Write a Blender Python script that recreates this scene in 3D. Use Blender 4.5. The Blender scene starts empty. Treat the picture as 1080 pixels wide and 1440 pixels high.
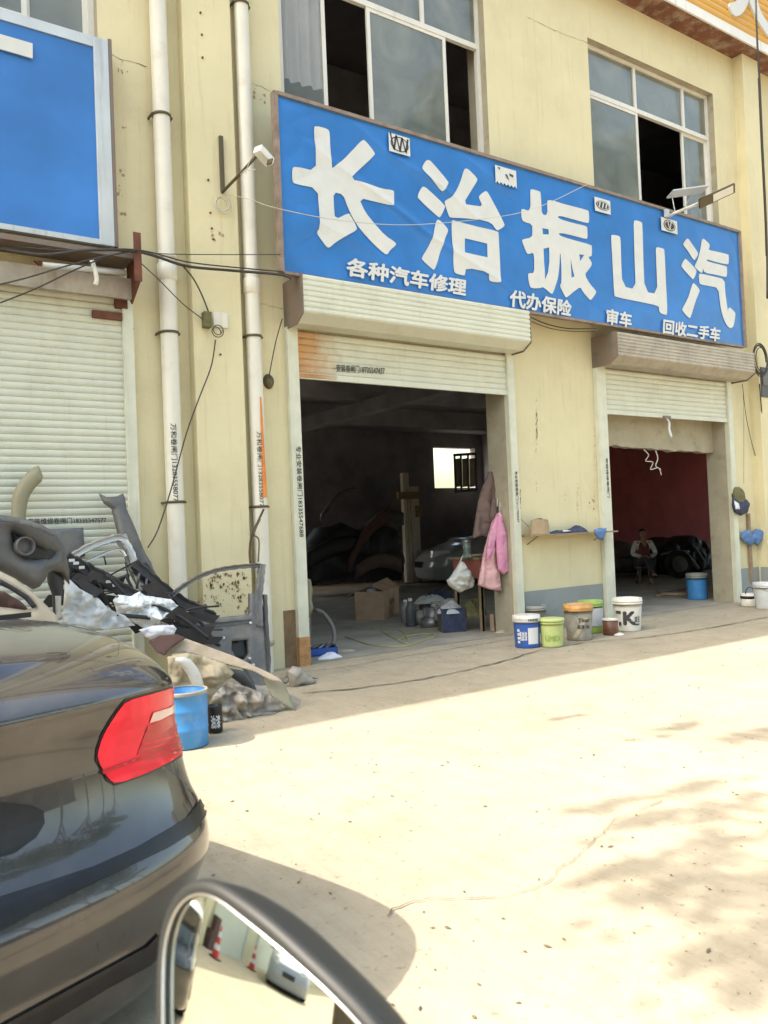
import bpy, bmesh, math, random
from mathutils import Vector, Matrix, noise
from mathutils.geometry import delaunay_2d_cdt
from mathutils.bvhtree import BVHTree
R = math.radians
C = bpy.context.scene.collection
sc = bpy.context.scene
# ---------------------------------------------------------------- camera
FOC, YAW, PITCH, ROLL, CH = 1134.96, 0.59815, 0.02275, -0.04181, 1.45
CAM = Vector((0, 0, CH))
_f = Vector((math.sin(YAW)*math.cos(PITCH), math.cos(YAW)*math.cos(PITCH), math.sin(PITCH)))
_r0 = Vector((math.cos(YAW), -math.sin(YAW), 0)); _u0 = _r0.cross(_f)
_r = math.cos(ROLL)*_r0 + math.sin(ROLL)*_u0
_u = -math.sin(ROLL)*_r0 + math.cos(ROLL)*_u0
cd = bpy.data.cameras.new('camera'); cam = bpy.data.objects.new('camera', cd); C.objects.link(cam)
cam.matrix_world = Matrix(((_r.x, _u.x, -_f.x, 0), (_r.y, _u.y, -_f.y, 0), (_r.z, _u.z, -_f.z, CH), (0, 0, 0, 1)))
cd.sensor_fit = 'VERTICAL'; cd.sensor_height = 36; cd.sensor_width = 27
cd.lens = FOC/1440*36; cd.clip_start = 0.02; cd.clip_end = 600
cd.dof.use_dof = True; cd.dof.focus_distance = 9.0; cd.dof.aperture_fstop = 9.0
sc.camera = cam
# ---------------------------------------------------------------- light
SUN = Vector((0.8, -0.19, -1.0))           # direction the light travels
w = bpy.data.worlds.new("World"); sc.world = w; w.use_nodes = True
nt = w.node_tree; sky = nt.nodes.new('ShaderNodeTexSky'); sky.sky_type = 'NISHITA'
sky.sun_disc = False; sky.sun_elevation = R(50.6); sky.sun_rotation = R(-76.6)
sky.dust_density = 9.0; sky.air_density = 1.6; sky.ozone_density = 0.3; sky.altitude = 900
bg = nt.nodes['Background']; bg.inputs[1].default_value = 0.15
tnt = nt.nodes.new('ShaderNodeMix'); tnt.data_type = 'RGBA'; tnt.blend_type = 'MULTIPLY'; tnt.inputs[0].default_value = 1.0
tnt.inputs[7].default_value = (.98, .97, .89, 1); nt.links.new(sky.outputs[0], tnt.inputs[6]); nt.links.new(tnt.outputs[2], bg.inputs[0])
sd = bpy.data.lights.new('sun', 'SUN'); sd.energy = 2.0; sd.angle = R(0.5); sd.color = (1.0, 0.92, 0.83)
so = bpy.data.objects.new('sun', sd); C.objects.link(so); so.rotation_euler = SUN.to_track_quat('-Z', 'Y').to_euler()
so.location = (-6, 2, 12)
sc.view_settings.view_transform = 'Standard'; sc.view_settings.look = 'None'
sc.view_settings.exposure = 2.04; sc.view_settings.gamma = 1.0
try:
    sc.cycles.max_bounces = 12; sc.cycles.diffuse_bounces = 8; sc.cycles.use_denoising = True
except Exception: pass
# ---------------------------------------------------------------- helpers
def ray(px, py): return _f + _r*((px-540)/FOC) - _u*((py-720)/FOC)
def P(px, py, Y):
    d = ray(px, py); return CAM + d*(Y/d.y)
def G(px, py, z=0.0):
    d = ray(px, py); return CAM + d*((z-CH)/d.z)
rnd = random.Random(7)
class MB:
    def __init__(s): s.b = bmesh.new(); s.mi = 0
    def face(s, pts, mi=None):
        try:
            f = s.b.faces.new([s.b.verts.new(p) for p in pts]); f.material_index = s.mi if mi is None else mi; return f
        except ValueError: return None
    def box(s, a, b, rz=0, bev=0, tilt=None):
        a = Vector(a); b = Vector(b); c = (a+b)/2; h = (b-a)/2
        M = Matrix.Rotation(rz, 3, 'Z')
        if tilt: M = M @ Matrix.Rotation(tilt[0], 3, tilt[1])
        V = [s.b.verts.new(c + M @ Vector((h.x*i, h.y*j, h.z*k))) for i in (-1,1) for j in (-1,1) for k in (-1,1)]
        fs = []
        for q in ((0,1,3,2),(4,6,7,5),(0,4,5,1),(2,3,7,6),(0,2,6,4),(1,5,7,3)):
            f = s.b.faces.new([V[i] for i in q]); f.material_index = s.mi; fs.append(f)
        if bev:
            ed = list({e for f in fs for e in f.edges})
            bmesh.ops.bevel(s.b, geom=ed, offset=bev, segments=2, affect='EDGES', profile=0.6)
        return s
    def tube(s, pts, r, seg=8, cap=True):
        pts = [Vector(p) for p in pts]; rr = r if hasattr(r, '__len__') else [r]*len(pts)
        rings = []; up = None
        for i, p in enumerate(pts):
            t = (pts[min(i+1, len(pts)-1)] - pts[max(i-1, 0)])
            if t.length < 1e-9: t = Vector((0,0,1))
            t.normalize()
            if up is None: up = Vector((0,0,1)) if abs(t.z) < .9 else Vector((1,0,0))
            a = t.cross(up)
            if a.length < 1e-4: a = t.orthogonal()
            a.normalize(); b2 = a.cross(t).normalized(); up = b2
            rings.append([s.b.verts.new(p + (a*math.cos(k*2*math.pi/seg) + b2*math.sin(k*2*math.pi/seg))*rr[i]) for k in range(seg)])
        for i in range(len(rings)-1):
            for k in range(seg):
                f = s.b.faces.new((rings[i][k], rings[i+1][k], rings[i+1][(k+1)%seg], rings[i][(k+1)%seg])); f.smooth = True; f.material_index = s.mi
        if cap:
            for q, rev in ((rings[0], 0), (rings[-1], 1)):
                f = s.b.faces.new(q[::-1] if rev else q); f.material_index = s.mi
        return s
    def lathe(s, prof, c, seg=28, wob=0, sq=1.0, axis=None):
        c = Vector(c); rings = []
        M = axis.to_track_quat('Z', 'Y').to_matrix() if axis else Matrix.Identity(3)
        for (r, z) in prof:
            rings.append([s.b.verts.new(c + M @ Vector((r*math.cos(k*2*math.pi/seg), sq*r*math.sin(k*2*math.pi/seg), z + wob*math.sin(k*3.3)*r))) for k in range(seg)])
        for i in range(len(rings)-1):
            for k in range(seg):
                f = s.b.faces.new((rings[i][k], rings[i][(k+1)%seg], rings[i+1][(k+1)%seg], rings[i+1][k])); f.smooth = True; f.material_index = s.mi
        return s
    def grid(s, fn, nu, nv, smooth=True, flip=False, closeu=False):
        V = [[s.b.verts.new(fn(i/nu, j/nv)) for j in range(nv+1)] for i in range(nu if closeu else nu+1)]
        for i in range(nu):
            for j in range(nv):
                a = V[i]; b = V[(i+1) % len(V)]
                q = (a[j], b[j], b[j+1], a[j+1])
                f = s.b.faces.new(q[::-1] if flip else q); f.smooth = smooth; f.material_index = s.mi
        return s
    def prism(s, poly, d):
        """flat polygon (3d points) given thickness d (vector)"""
        d = Vector(d); A = [s.b.verts.new(Vector(p)) for p in poly]; B = [s.b.verts.new(Vector(p)+d) for p in poly]
        n = len(A); fs = [s.b.faces.new(A), s.b.faces.new(B[::-1])]
        for i in range(n): fs.append(s.b.faces.new((A[i], B[i], B[(i+1)%n], A[(i+1)%n])))
        for f in fs: f.material_index = s.mi
        return s
    def build(s, name, mat, parent=None, smooth=False, norm=True):
        if norm: bmesh.ops.recalc_face_normals(s.b, faces=s.b.faces)
        me = bpy.data.meshes.new(name); s.b.to_mesh(me); s.b.free()
        return link(me, name, mat, parent, smooth)
def rootloc(o):
    while o.parent: o = o.parent
    return o.location
def link(me, name, mat, parent=None, smooth=False):
    for m in (mat if isinstance(mat, (list, tuple)) else [mat]): me.materials.append(m)
    if smooth:
        for p in me.polygons: p.use_smooth = True
    o = bpy.data.objects.new(name, me); C.objects.link(o)
    if parent is not None:
        me.transform(Matrix.Translation(-Vector(rootloc(parent)))); o.parent = parent
    return o
def thing(name, label, cat, loc=(0,0,0), group=None):
    o = bpy.data.objects.new(name, None); C.objects.link(o); o.location = loc; o.empty_display_size = .2
    o['label'] = label; o['category'] = cat
    if group: o['group'] = group
    return o
def tag(o, label, cat, group=None):
    o['label'] = label; o['category'] = cat
    if group: o['group'] = group
    return o
def copy_tree(o, loc=None, rz=None, label=None):
    r = o.copy(); C.objects.link(r)
    if loc is not None: r.location = loc
    if rz is not None: r.rotation_euler = (0,0,rz)
    if label: r['label'] = label
    def rec(src, dst):
        for ch in list(src.children):
            c = ch.copy(); C.objects.link(c); c.parent = dst; rec(ch, c)
    rec(o, r); return r
def mat(name, col, rough=.7, metal=0, var=.12, vs=3.0, bump=.0, bs=40, coat=0, dirt=None, dirt_amt=.0, ds=2.0, spec=.5, trans=0, alpha=1, streak=0, streak_col=(.12,.09,.05), thr=.5):
    m = bpy.data.materials.new(name); m.use_nodes = True; n = m.node_tree.nodes; l = m.node_tree.links
    p = n['Principled BSDF']; p.inputs['Roughness'].default_value = rough; p.inputs['Metallic'].default_value = metal
    p.inputs['Specular IOR Level'].default_value = spec
    if coat: p.inputs['Coat Weight'].default_value = coat; p.inputs['Coat Roughness'].default_value = .03
    if trans: p.inputs['Transmission Weight'].default_value = trans
    if alpha < 1: p.inputs['Alpha'].default_value = alpha
    tc = n.new('ShaderNodeTexCoord'); src = tc.outputs['Object']
    def nz(scale, det=4, rough_=.6, vec=None):
        t = n.new('ShaderNodeTexNoise'); t.inputs['Scale'].default_value = scale; t.inputs['Detail'].default_value = det
        t.inputs['Roughness'].default_value = rough_; l.new(vec or src, t.inputs['Vector']); return t.outputs['Fac']
    def ramp(fac, a, b, ca=(0,0,0,1), cb=(1,1,1,1)):
        r = n.new('ShaderNodeValToRGB'); r.color_ramp.elements[0].position = a; r.color_ramp.elements[1].position = b
        r.color_ramp.elements[0].color = ca; r.color_ramp.elements[1].color = cb; l.new(fac, r.inputs[0]); return r.outputs[0]
    def mix(fac, a, b, t='MIX'):
        x = n.new('ShaderNodeMix'); x.data_type = 'RGBA'; x.blend_type = t
        if hasattr(fac, 'links'): l.new(fac, x.inputs[0])
        else: x.inputs[0].default_value = fac
        for s_, v in ((6, a), (7, b)):
            if hasattr(v, 'links'): l.new(v, x.inputs[s_])
            else: x.inputs[s_].default_value = (*v[:3], 1)
        return x.outputs[2]
    lo = [max(0, c*(1-var)) for c in col]; hi = [min(1, c*(1+var)) for c in col]
    c = ramp(nz(vs), .3, .7, (*lo, 1), (*hi, 1))
    if dirt:
        f = ramp(nz(ds, 6, .7), thr-.08, thr+.18)
        mm = n.new('ShaderNodeMath'); mm.operation = 'MULTIPLY'; l.new(f, mm.inputs[0]); mm.inputs[1].default_value = dirt_amt
        c = mix(mm.outputs[0], c, dirt)
    if streak:
        mp = n.new('ShaderNodeMapping'); mp.inputs['Scale'].default_value = (6, 6, .35); l.new(src, mp.inputs[0])
        f = ramp(nz(2.2, 6, .7, mp.outputs[0]), .55, .8)
        mm = n.new('ShaderNodeMath'); mm.operation = 'MULTIPLY'; l.new(f, mm.inputs[0]); mm.inputs[1].default_value = streak
        c = mix(mm.outputs[0], c, streak_col)
    l.new(c, p.inputs['Base Color'])
    if bump:
        b = n.new('ShaderNodeBump'); b.inputs['Strength'].default_value = bump; b.inputs['Distance'].default_value = .01
        l.new(nz(bs, 5), b.inputs['Height']); l.new(b.outputs[0], p.inputs['Normal'])
    m['p'] = 1
    return m
M = {}
M['wall'] = mat('cream_wall_paint', (.64,.575,.365), .85, var=.06, vs=1.1, bump=.25, bs=30, dirt=(.46,.38,.22), dirt_amt=.4, ds=.9, thr=.58, streak=.5, streak_col=(.40,.31,.16))
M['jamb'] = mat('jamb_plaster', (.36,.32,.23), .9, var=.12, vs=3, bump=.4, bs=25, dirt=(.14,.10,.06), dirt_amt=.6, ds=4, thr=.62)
M['grayband'] = mat('grey_base_paint', (.26,.28,.27), .8, var=.1, vs=2, bump=.15, dirt=(.10,.09,.07), dirt_amt=.5, ds=5, thr=.66)
M['stain'] = mat('damp_stain', (.20,.13,.07), .9, var=.3, vs=9, bump=.3)
M['eave'] = mat('brown_eave_paint', (.15,.055,.03), .8, var=.25, vs=3, bump=.5, bs=18, dirt=(.36,.29,.21), dirt_amt=.9, ds=4.2, thr=.53)
M['trimwhite'] = mat('white_trim', (.72,.70,.66), .5, var=.05, streak=.3)
M['orange'] = mat('orange_sheet', (.62,.33,.045), .45, var=.1, vs=2, dirt=(.3,.2,.1), dirt_amt=.3)
M['letter'] = mat('letter_white', (.60,.60,.57), .55, var=.04, vs=6)
M['blue'] = mat('blue_banner', (.022,.155,.46), .30, var=.16, vs=1.3, bump=.12, bs=3)
M['blue2'] = mat('blue_panel', (.035,.16,.46), .35, var=.22, vs=.8)
M['alu'] = mat('sign_aluminium', (.55,.56,.55), .4, metal=.4, var=.08, streak=.4)
M['rustframe'] = mat('weathered_frame', (.25,.19,.15), .7, metal=.2, var=.25, vs=8, bump=.2)
M['slat'] = mat('shutter_paint', (.58,.59,.49), .45, var=.05, vs=2, bump=.05, dirt=(.33,.28,.18), dirt_amt=.35, ds=2.2, thr=.6, streak=.3, streak_col=(.35,.3,.2))
M['slatold'] = mat('old_shutter_paint', (.40,.36,.30), .55, var=.12, vs=3, dirt=(.17,.12,.08), dirt_amt=.6, ds=2.2, thr=.55, streak=.5)
M['rail'] = mat('rail_paint', (.58,.585,.47), .5, var=.08, vs=5, streak=.5, streak_col=(.4,.25,.1))
M['railrust'] = mat('rail_rust', (.38,.20,.08), .7, var=.3, vs=14, bump=.3)
M['steel'] = mat('dull_steel_plate', (.20,.17,.14), .6, metal=.3, var=.25, vs=5, bump=.2, dirt=(.15,.05,.02), dirt_amt=.5, ds=5)
M['rust'] = mat('rusty_steel', (.14,.05,.028), .75, metal=.2, var=.4, vs=7, bump=.4, bs=30)
M['pvc'] = mat('white_pipe', (.66,.63,.54), .4, var=.05, vs=3, dirt=(.38,.27,.14), dirt_amt=.4, ds=2.5, thr=.62, streak=.35, streak_col=(.4,.28,.14))
M['clamp'] = mat('clamp_metal', (.12,.10,.06), .6, metal=.6)
M['orangestreak'] = mat('orange_paint_streak', (.68,.22,.04), .6, var=.2, vs=8)
M['frame'] = mat('window_frame_white', (.66,.64,.58), .4, var=.06, streak=.4, streak_col=(.35,.3,.2))
M['cable'] = mat('black_cable', (.035,.03,.025), .6, var=.2)
M['cable2'] = mat('pale_wire', (.5,.48,.4), .6, var=.1)
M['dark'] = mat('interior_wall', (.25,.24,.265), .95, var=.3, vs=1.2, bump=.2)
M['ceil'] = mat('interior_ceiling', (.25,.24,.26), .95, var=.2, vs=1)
M['red'] = mat('red_curtain_wall', (.50,.105,.095), .9, var=.15, vs=1.5)
M['blackplastic'] = mat('black_plastic', (.022,.022,.025), .55, var=.3, vs=10, bump=.1)
M['darkgrey'] = mat('dark_grey_plastic', (.075,.078,.082), .5, var=.12, vs=4, bump=.15, bs=60, dirt=(.25,.21,.15), dirt_amt=.35, ds=3)
M['midgrey'] = mat('grey_primer_metal', (.13,.135,.14), .5, metal=.2, var=.15, vs=5, dirt=(.28,.24,.18), dirt_amt=.45, ds=5)
M['beige'] = mat('beige_plastic', (.50,.43,.32), .45, var=.1, vs=4, dirt=(.25,.19,.12), dirt_amt=.3)
M['khaki'] = mat('khaki_liner', (.27,.25,.16), .55, var=.1, vs=4, dirt=(.15,.13,.08), dirt_amt=.4)
M['silver'] = mat('silver_paint', (.42,.43,.42), .35, metal=.5, var=.1, dirt=(.3,.26,.2), dirt_amt=.4)
M['bag'] = mat('white_film', (.70,.73,.73), .3, var=.06, vs=8, bump=.3, bs=20)
M['bag2'] = mat('milky_film', (.50,.52,.53), .35, var=.12, vs=5, bump=.3, bs=14)
M['cloth_w'] = mat('white_cloth', (.7,.69,.72), .9, var=.05, bump=.3)
M['board'] = mat('tan_fibre_board', (.46,.38,.28), .9, var=.12, vs=5, bump=.2, dirt=(.22,.16,.1), dirt_amt=.35, ds=4)
M['brown'] = mat('brown_felt', (.10,.055,.045), .95, var=.2, vs=6, bump=.4)
M['tarp'] = mat('dusty_grey_film', (.29,.26,.22), .5, var=.2, vs=5, bump=.5, bs=9, dirt=(.45,.4,.32), dirt_amt=.4, ds=6)
M['cream'] = mat('dusty_cream_sheet', (.50,.42,.28), .8, var=.15, vs=4, bump=.3, bs=10)
M['barrelblue'] = mat('blue_drum_paint', (.055,.26,.58), .4, var=.12, vs=4, dirt=(.35,.38,.38), dirt_amt=.45, ds=9, thr=.6)
M['blue3'] = mat('blue_plastic', (.03,.10,.38), .4, var=.1)
M['white'] = mat('white_plastic', (.66,.64,.58), .4, var=.06, vs=8, dirt=(.3,.24,.15), dirt_amt=.4, ds=9, thr=.6)
M['lime'] = mat('lime_plastic', (.50,.58,.22), .4, var=.06, dirt=(.35,.32,.15), dirt_amt=.35, ds=9)
M['green'] = mat('green_plastic', (.28,.42,.09), .45, var=.1, dirt=(.2,.16,.1), dirt_amt=.35, ds=9)
M['greyplastic'] = mat('grey_bucket_plastic', (.27,.26,.22), .5, var=.15, vs=7, dirt=(.42,.38,.28), dirt_amt=.55, ds=7, thr=.5)
M['orangeplastic'] = mat('orange_rim_plastic', (.60,.32,.10), .5, var=.2, vs=9, dirt=(.25,.12,.05), dirt_amt=.5, ds=12)
M['tin'] = mat('tin_metal', (.30,.30,.28), .4, metal=.6, var=.2, dirt=(.15,.1,.06), dirt_amt=.5, ds=10)
M['mug'] = mat('brown_tin', (.13,.05,.025), .45, var=.25, vs=15)
M['black'] = mat('black_paint', (.012,.012,.014), .4, var=.2)
M['print'] = mat('dark_ink', (.05,.05,.055), .8, var=.4, vs=40)
M['wprint'] = mat('white_ink', (.66,.66,.66), .7, var=.06)
M['carton'] = mat('cardboard', (.46,.31,.20), .9, var=.1, vs=6, bump=.15, dirt=(.16,.1,.06), dirt_amt=.35)
M['pink'] = mat('pink_cloth', (.60,.24,.38), .9, var=.12, vs=7, bump=.35, bs=50, dirt=(.6,.42,.45), dirt_amt=.5, ds=6)
M['palepink'] = mat('pale_pink_cloth', (.62,.36,.36), .9, var=.1, vs=7, bump=.3)
M['browncoat'] = mat('grey_brown_cloth', (.15,.10,.085), .95, var=.15, vs=7, bump=.3)
M['brick'] = mat('red_brown_laminate', (.30,.10,.07), .5, var=.12)
M['wood'] = mat('worn_wood', (.28,.20,.12), .7, var=.2, vs=8, bump=.2)
M['glassy'] = mat('green_glass', (.35,.45,.42), .1, var=.05, trans=.7)
M['cord'] = mat('yellow_cord', (.42,.38,.16), .7, var=.15)
M['hose'] = mat('grey_hose', (.13,.12,.11), .5, var=.15)
M['tyre'] = mat('tyre_rubber', (.02,.02,.02), .8, var=.2, bump=.2)
M['rubble'] = mat('rubble', (.34,.29,.21), .95, var=.3, vs=12, bump=.5)
M['skin'] = mat('skin', (.42,.22,.15), .6, var=.08)
M['shirt'] = mat('white_shirt', (.80,.78,.76), .9, var=.05, bump=.2)
M['vest'] = mat('maroon_vest', (.17,.055,.045), .9, var=.12, bump=.2)
M['trouser'] = mat('dark_trousers', (.05,.05,.06), .9, var=.15, bump=.2)
M['hair'] = mat('black_hair', (.015,.012,.012), .6, var=.2)
M['leaf'] = mat('leaf_green', (.06,.10,.03), .6, var=.4, vs=3)
M['bark'] = mat('bark', (.12,.09,.06), .9, var=.3, vs=6, bump=.5)
M['strawhat'] = mat('tan_canvas', (.36,.27,.17), .9, var=.12, vs=12, bump=.4)
M['rag'] = mat('blue_rag', (.10,.19,.38), .9, var=.2, vs=10, bump=.4)
M['ragdark'] = mat('navy_rag', (.04,.05,.09), .9, var=.35, vs=9, bump=.4)
M['oldgreen'] = mat('dull_green_glove', (.13,.12,.05), .9, var=.3, vs=10, bump=.4)
M['chrome'] = mat('chrome', (.55,.55,.56), .3, metal=1, var=.02)
M['rubber'] = mat('grey_rubber', (.016,.017,.016), .55, var=.08)
M['blackplastic2'] = mat('gloss_black_trim', (.010,.010,.012), .34, var=.4, vs=14, spec=.35)
M['carpaint'] = mat('black_car_paint', (.042,.040,.040), .26, metal=.45, var=.12, vs=5, coat=1.0, dirt=(.12,.105,.09), dirt_amt=.45, ds=2.5, thr=.5)
M['carwhite'] = mat('grey_white_car_paint', (.32,.33,.35), .3, var=.04, coat=.7)
M['carglass'] = mat('car_glass', (.01,.012,.012), .05, var=.05, spec=.9)
M['lens'] = mat('red_lens', (.80,.004,.030), .22, var=.2, vs=7, coat=.25, spec=.3)
M['lens2'] = mat('dark_red_lens', (.46,.012,.02), .2, var=.12, vs=9, coat=.35, spec=.3)
M['lenswhite'] = mat('pale_lens', (.62,.42,.38), .15, var=.06, coat=1.0)
M['headlight'] = mat('headlight', (.6,.62,.64), .1, var=.05, coat=1)
M['cone'] = mat('cone_red', (.65,.04,.03), .5, var=.08)
M['conewhite'] = mat('cone_white', (.7,.7,.68), .5, var=.05)
M['whitebag'] = mat('white_carrier_bag', (.55,.54,.48), .5, var=.12, vs=9, bump=.5, bs=22)
M['meter'] = mat('meter_box', (.06,.06,.06), .5)
M['bark2'] = mat('distant_wall', (.07,.06,.05), .9, var=.2)
# window glass: dusty, mirrors trees / sky; branch-like reflection streaks painted into the colour
def glass_mat():
    m = bpy.data.materials.new('dusty_window_glass'); m.use_nodes = True; n = m.node_tree.nodes; l = m.node_tree.links
    p = n['Principled BSDF']; p.inputs['Roughness'].default_value = .3; p.inputs['Specular IOR Level'].default_value = .5
    p.inputs['Coat Weight'].default_value = .85; p.inputs['Coat Roughness'].default_value = .05
    tc = n.new('ShaderNodeTexCoord'); t = n.new('ShaderNodeTexNoise'); t.inputs['Scale'].default_value = 1.3; t.inputs['Detail'].default_value = 9; t.inputs['Distortion'].default_value = 1.2
    l.new(tc.outputs['Object'], t.inputs[0]); r = n.new('ShaderNodeValToRGB')
    r.color_ramp.elements[0].position = .3; r.color_ramp.elements[0].color = (.085,.09,.07,1)
    r.color_ramp.elements[1].position = .75; r.color_ramp.elements[1].color = (.21,.21,.165,1)
    l.new(t.outputs[0], r.inputs[0]); l.new(r.outputs[0], p.inputs['Base Color'])
    return m
M['glass'] = glass_mat(); M['clearglass'] = mat('clear_glass', (.25,.27,.24), .08, var=.1, alpha=.3)
def mirror_mat():
    m = bpy.data.materials.new('mirror_glass'); m.use_nodes = True
    p = m.node_tree.nodes['Principled BSDF']; p.inputs['Metallic'].default_value = 1; p.inputs['Roughness'].default_value = .015
    n = m.node_tree.nodes; l = m.node_tree.links; t = n.new('ShaderNodeTexNoise'); t.inputs['Scale'].default_value = 30
    r = n.new('ShaderNodeValToRGB'); r.color_ramp.elements[0].color = (.74,.78,.72,1); r.color_ramp.elements[1].color = (.82,.85,.78,1)
    l.new(t.outputs[0], r.inputs[0]); l.new(r.outputs[0], p.inputs['Base Color']); return m
M['mirror'] = mirror_mat()
def ground_mat():
    m = bpy.data.materials.new('dusty_concrete'); m.use_nodes = True; n = m.node_tree.nodes; l = m.node_tree.links
    p = n['Principled BSDF']; p.inputs['Roughness'].default_value = .95; p.inputs['Specular IOR Level'].default_value = .2
    tc = n.new('ShaderNodeTexCoord')
    def nz(s, d=6, rg=.6, sc3=None):
        t = n.new('ShaderNodeTexNoise'); t.inputs['Scale'].default_value = s; t.inputs['Detail'].default_value = d; t.inputs['Roughness'].default_value = rg
        if sc3:
            mp = n.new('ShaderNodeMapping'); mp.inputs['Scale'].default_value = sc3; mp.inputs['Rotation'].default_value = (0,0,R(-35)); l.new(tc.outputs['Object'], mp.inputs[0]); l.new(mp.outputs[0], t.inputs[0])
        else: l.new(tc.outputs['Object'], t.inputs[0])
        return t.outputs[0]
    def ramp(f, a, b, ca, cb):
        r = n.new('ShaderNodeValToRGB'); r.color_ramp.elements[0].position = a; r.color_ramp.elements[1].position = b
        r.color_ramp.elements[0].color = (*ca,1); r.color_ramp.elements[1].color = (*cb,1); l.new(f, r.inputs[0]); return r.outputs[0]
    def mul(a, b, f=1.0):
        x = n.new('ShaderNodeMix'); x.data_type = 'RGBA'; x.blend_type = 'MULTIPLY'; x.inputs[0].default_value = f
        l.new(a, x.inputs[6]); l.new(b, x.inputs[7]); return x.outputs[2]
    c = ramp(nz(.55, 5), .35, .68, (.345,.30,.22), (.41,.355,.262))
    c = mul(c, ramp(nz(3.2, 8, .7), .34, .56, (.87,.865,.85), (1,1,1)))
    c = mul(c, ramp(nz(26, 4, .6), .30, .40, (.72,.70,.66), (1,1,1)))
    c = mul(c, ramp(nz(2.0, 7, .75, (6,.5,1)), .36, .52, (.91,.90,.88), (1,1,1)))
    c = mul(c, ramp(nz(.9, 6, .8), .60, .72, (1,1,1), (.80,.80,.80)))
    v = n.new('ShaderNodeTexVoronoi'); v.inputs['Scale'].default_value = 7.0; l.new(tc.outputs['Object'], v.inputs[0])
    c = mul(c, ramp(v.outputs['Distance'], .018, .035, (.35,.3,.22), (1,1,1)), .8)
    l.new(c, p.inputs['Base Color'])
    b = n.new('ShaderNodeBump'); b.inputs['Strength'].default_value = .5; b.inputs['Distance'].default_value = .012
    l.new(nz(14, 8, .7), b.inputs['Height']); l.new(b.outputs[0], p.inputs['Normal'])
    return m
M['ground'] = ground_mat()
M['groundin'] = mat('indoor_concrete', (.40,.355,.28), .75, var=.15, vs=1.4, bump=.15, dirt=(.16,.14,.11), dirt_amt=.5, ds=1.2, thr=.5)
M['crack'] = mat('crack_dirt', (.13,.105,.065), .95, var=.3, vs=20)

def text_mesh(body, bold=0.0, ext=0.0, font=None):
    cu = bpy.data.curves.new('txt', 'FONT'); cu.body = body; cu.size = 1; cu.offset = bold; cu.extrude = ext; cu.resolution_u = 3
    o = bpy.data.objects.new('txt', cu); C.objects.link(o)
    dg = bpy.context.evaluated_depsgraph_get(); me = bpy.data.meshes.new_from_object(o.evaluated_get(dg))
    bpy.data.objects.remove(o); return me
def text(body, fn, name, mt, parent, bold=.02, norm=True):
    """fn maps (s 0..1 along the line, t 0..1 up, s_raw) to a 3d point; one lettering mesh"""
    me = text_mesh(body, 0)
    if bold:
        bm = bmesh.new(); b_ = bold*1.0
        for i, (dx, dy) in enumerate(((0,0),(b_,0),(-b_,0),(0,b_),(0,-b_),(b_*.7,b_*.7),(-b_*.7,-b_*.7),(b_*.7,-b_*.7),(-b_*.7,b_*.7))):
            k0 = len(bm.verts); bm.from_mesh(me); bm.verts.ensure_lookup_table()
            for v in bm.verts[k0:]: v.co += Vector((dx, dy, i*1.0))
        bm.to_mesh(me); bm.free()
    xs = [v.co.x for v in me.vertices]; ys = [v.co.y for v in me.vertices]
    x0, x1, y0, y1 = min(xs), max(xs), min(ys), max(ys)
    bm = bmesh.new(); bm.from_mesh(me)
    bmesh.ops.triangulate(bm, faces=bm.faces); bm.to_mesh(me); bm.free()
    for v in me.vertices: v.co = fn((v.co.x-x0)/(x1-x0), (v.co.y-y0)/(y1-y0))+Vector((0, -.0002*v.co.z, 0))
    return link(me, name, mt, parent)
def quadmap(a, b, c, d):
    """bottom-left, bottom-right, top-right, top-left"""
    a, b, c, d = map(Vector, (a, b, c, d))
    return lambda s, t: a*(1-s)*(1-t) + b*s*(1-t) + c*s*t + d*(1-s)*t
def inside(p, poly):
    x, y = p; r = False
    for i in range(len(poly)):
        x1, y1 = poly[i]; x2, y2 = poly[i-1]
        if (y1 > y) != (y2 > y) and x < (x2-x1)*(y-y1)/(y2-y1)+x1: r = not r
    return r
def edist(p, polys):
    best = 1e9
    for poly in polys:
        for i in range(len(poly)):
            ax, ay = poly[i-1]; bx, by = poly[i]; dx, dy = bx-ax, by-ay; L = dx*dx+dy*dy
            t = 0 if L == 0 else max(0, min(1, ((p[0]-ax)*dx+(p[1]-ay)*dy)/L))
            best = min(best, math.hypot(p[0]-ax-t*dx, p[1]-ay-t*dy))
    return best
def chaikin(poly, k=1):
    for _ in range(k):
        o = []
        for i in range(len(poly)):
            a = poly[i]; b = poly[(i+1) % len(poly)]
            o += [(a[0]*.75+b[0]*.25, a[1]*.75+b[1]*.25), (a[0]*.25+b[0]*.75, a[1]*.25+b[1]*.75)]
        poly = o
    return poly
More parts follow.
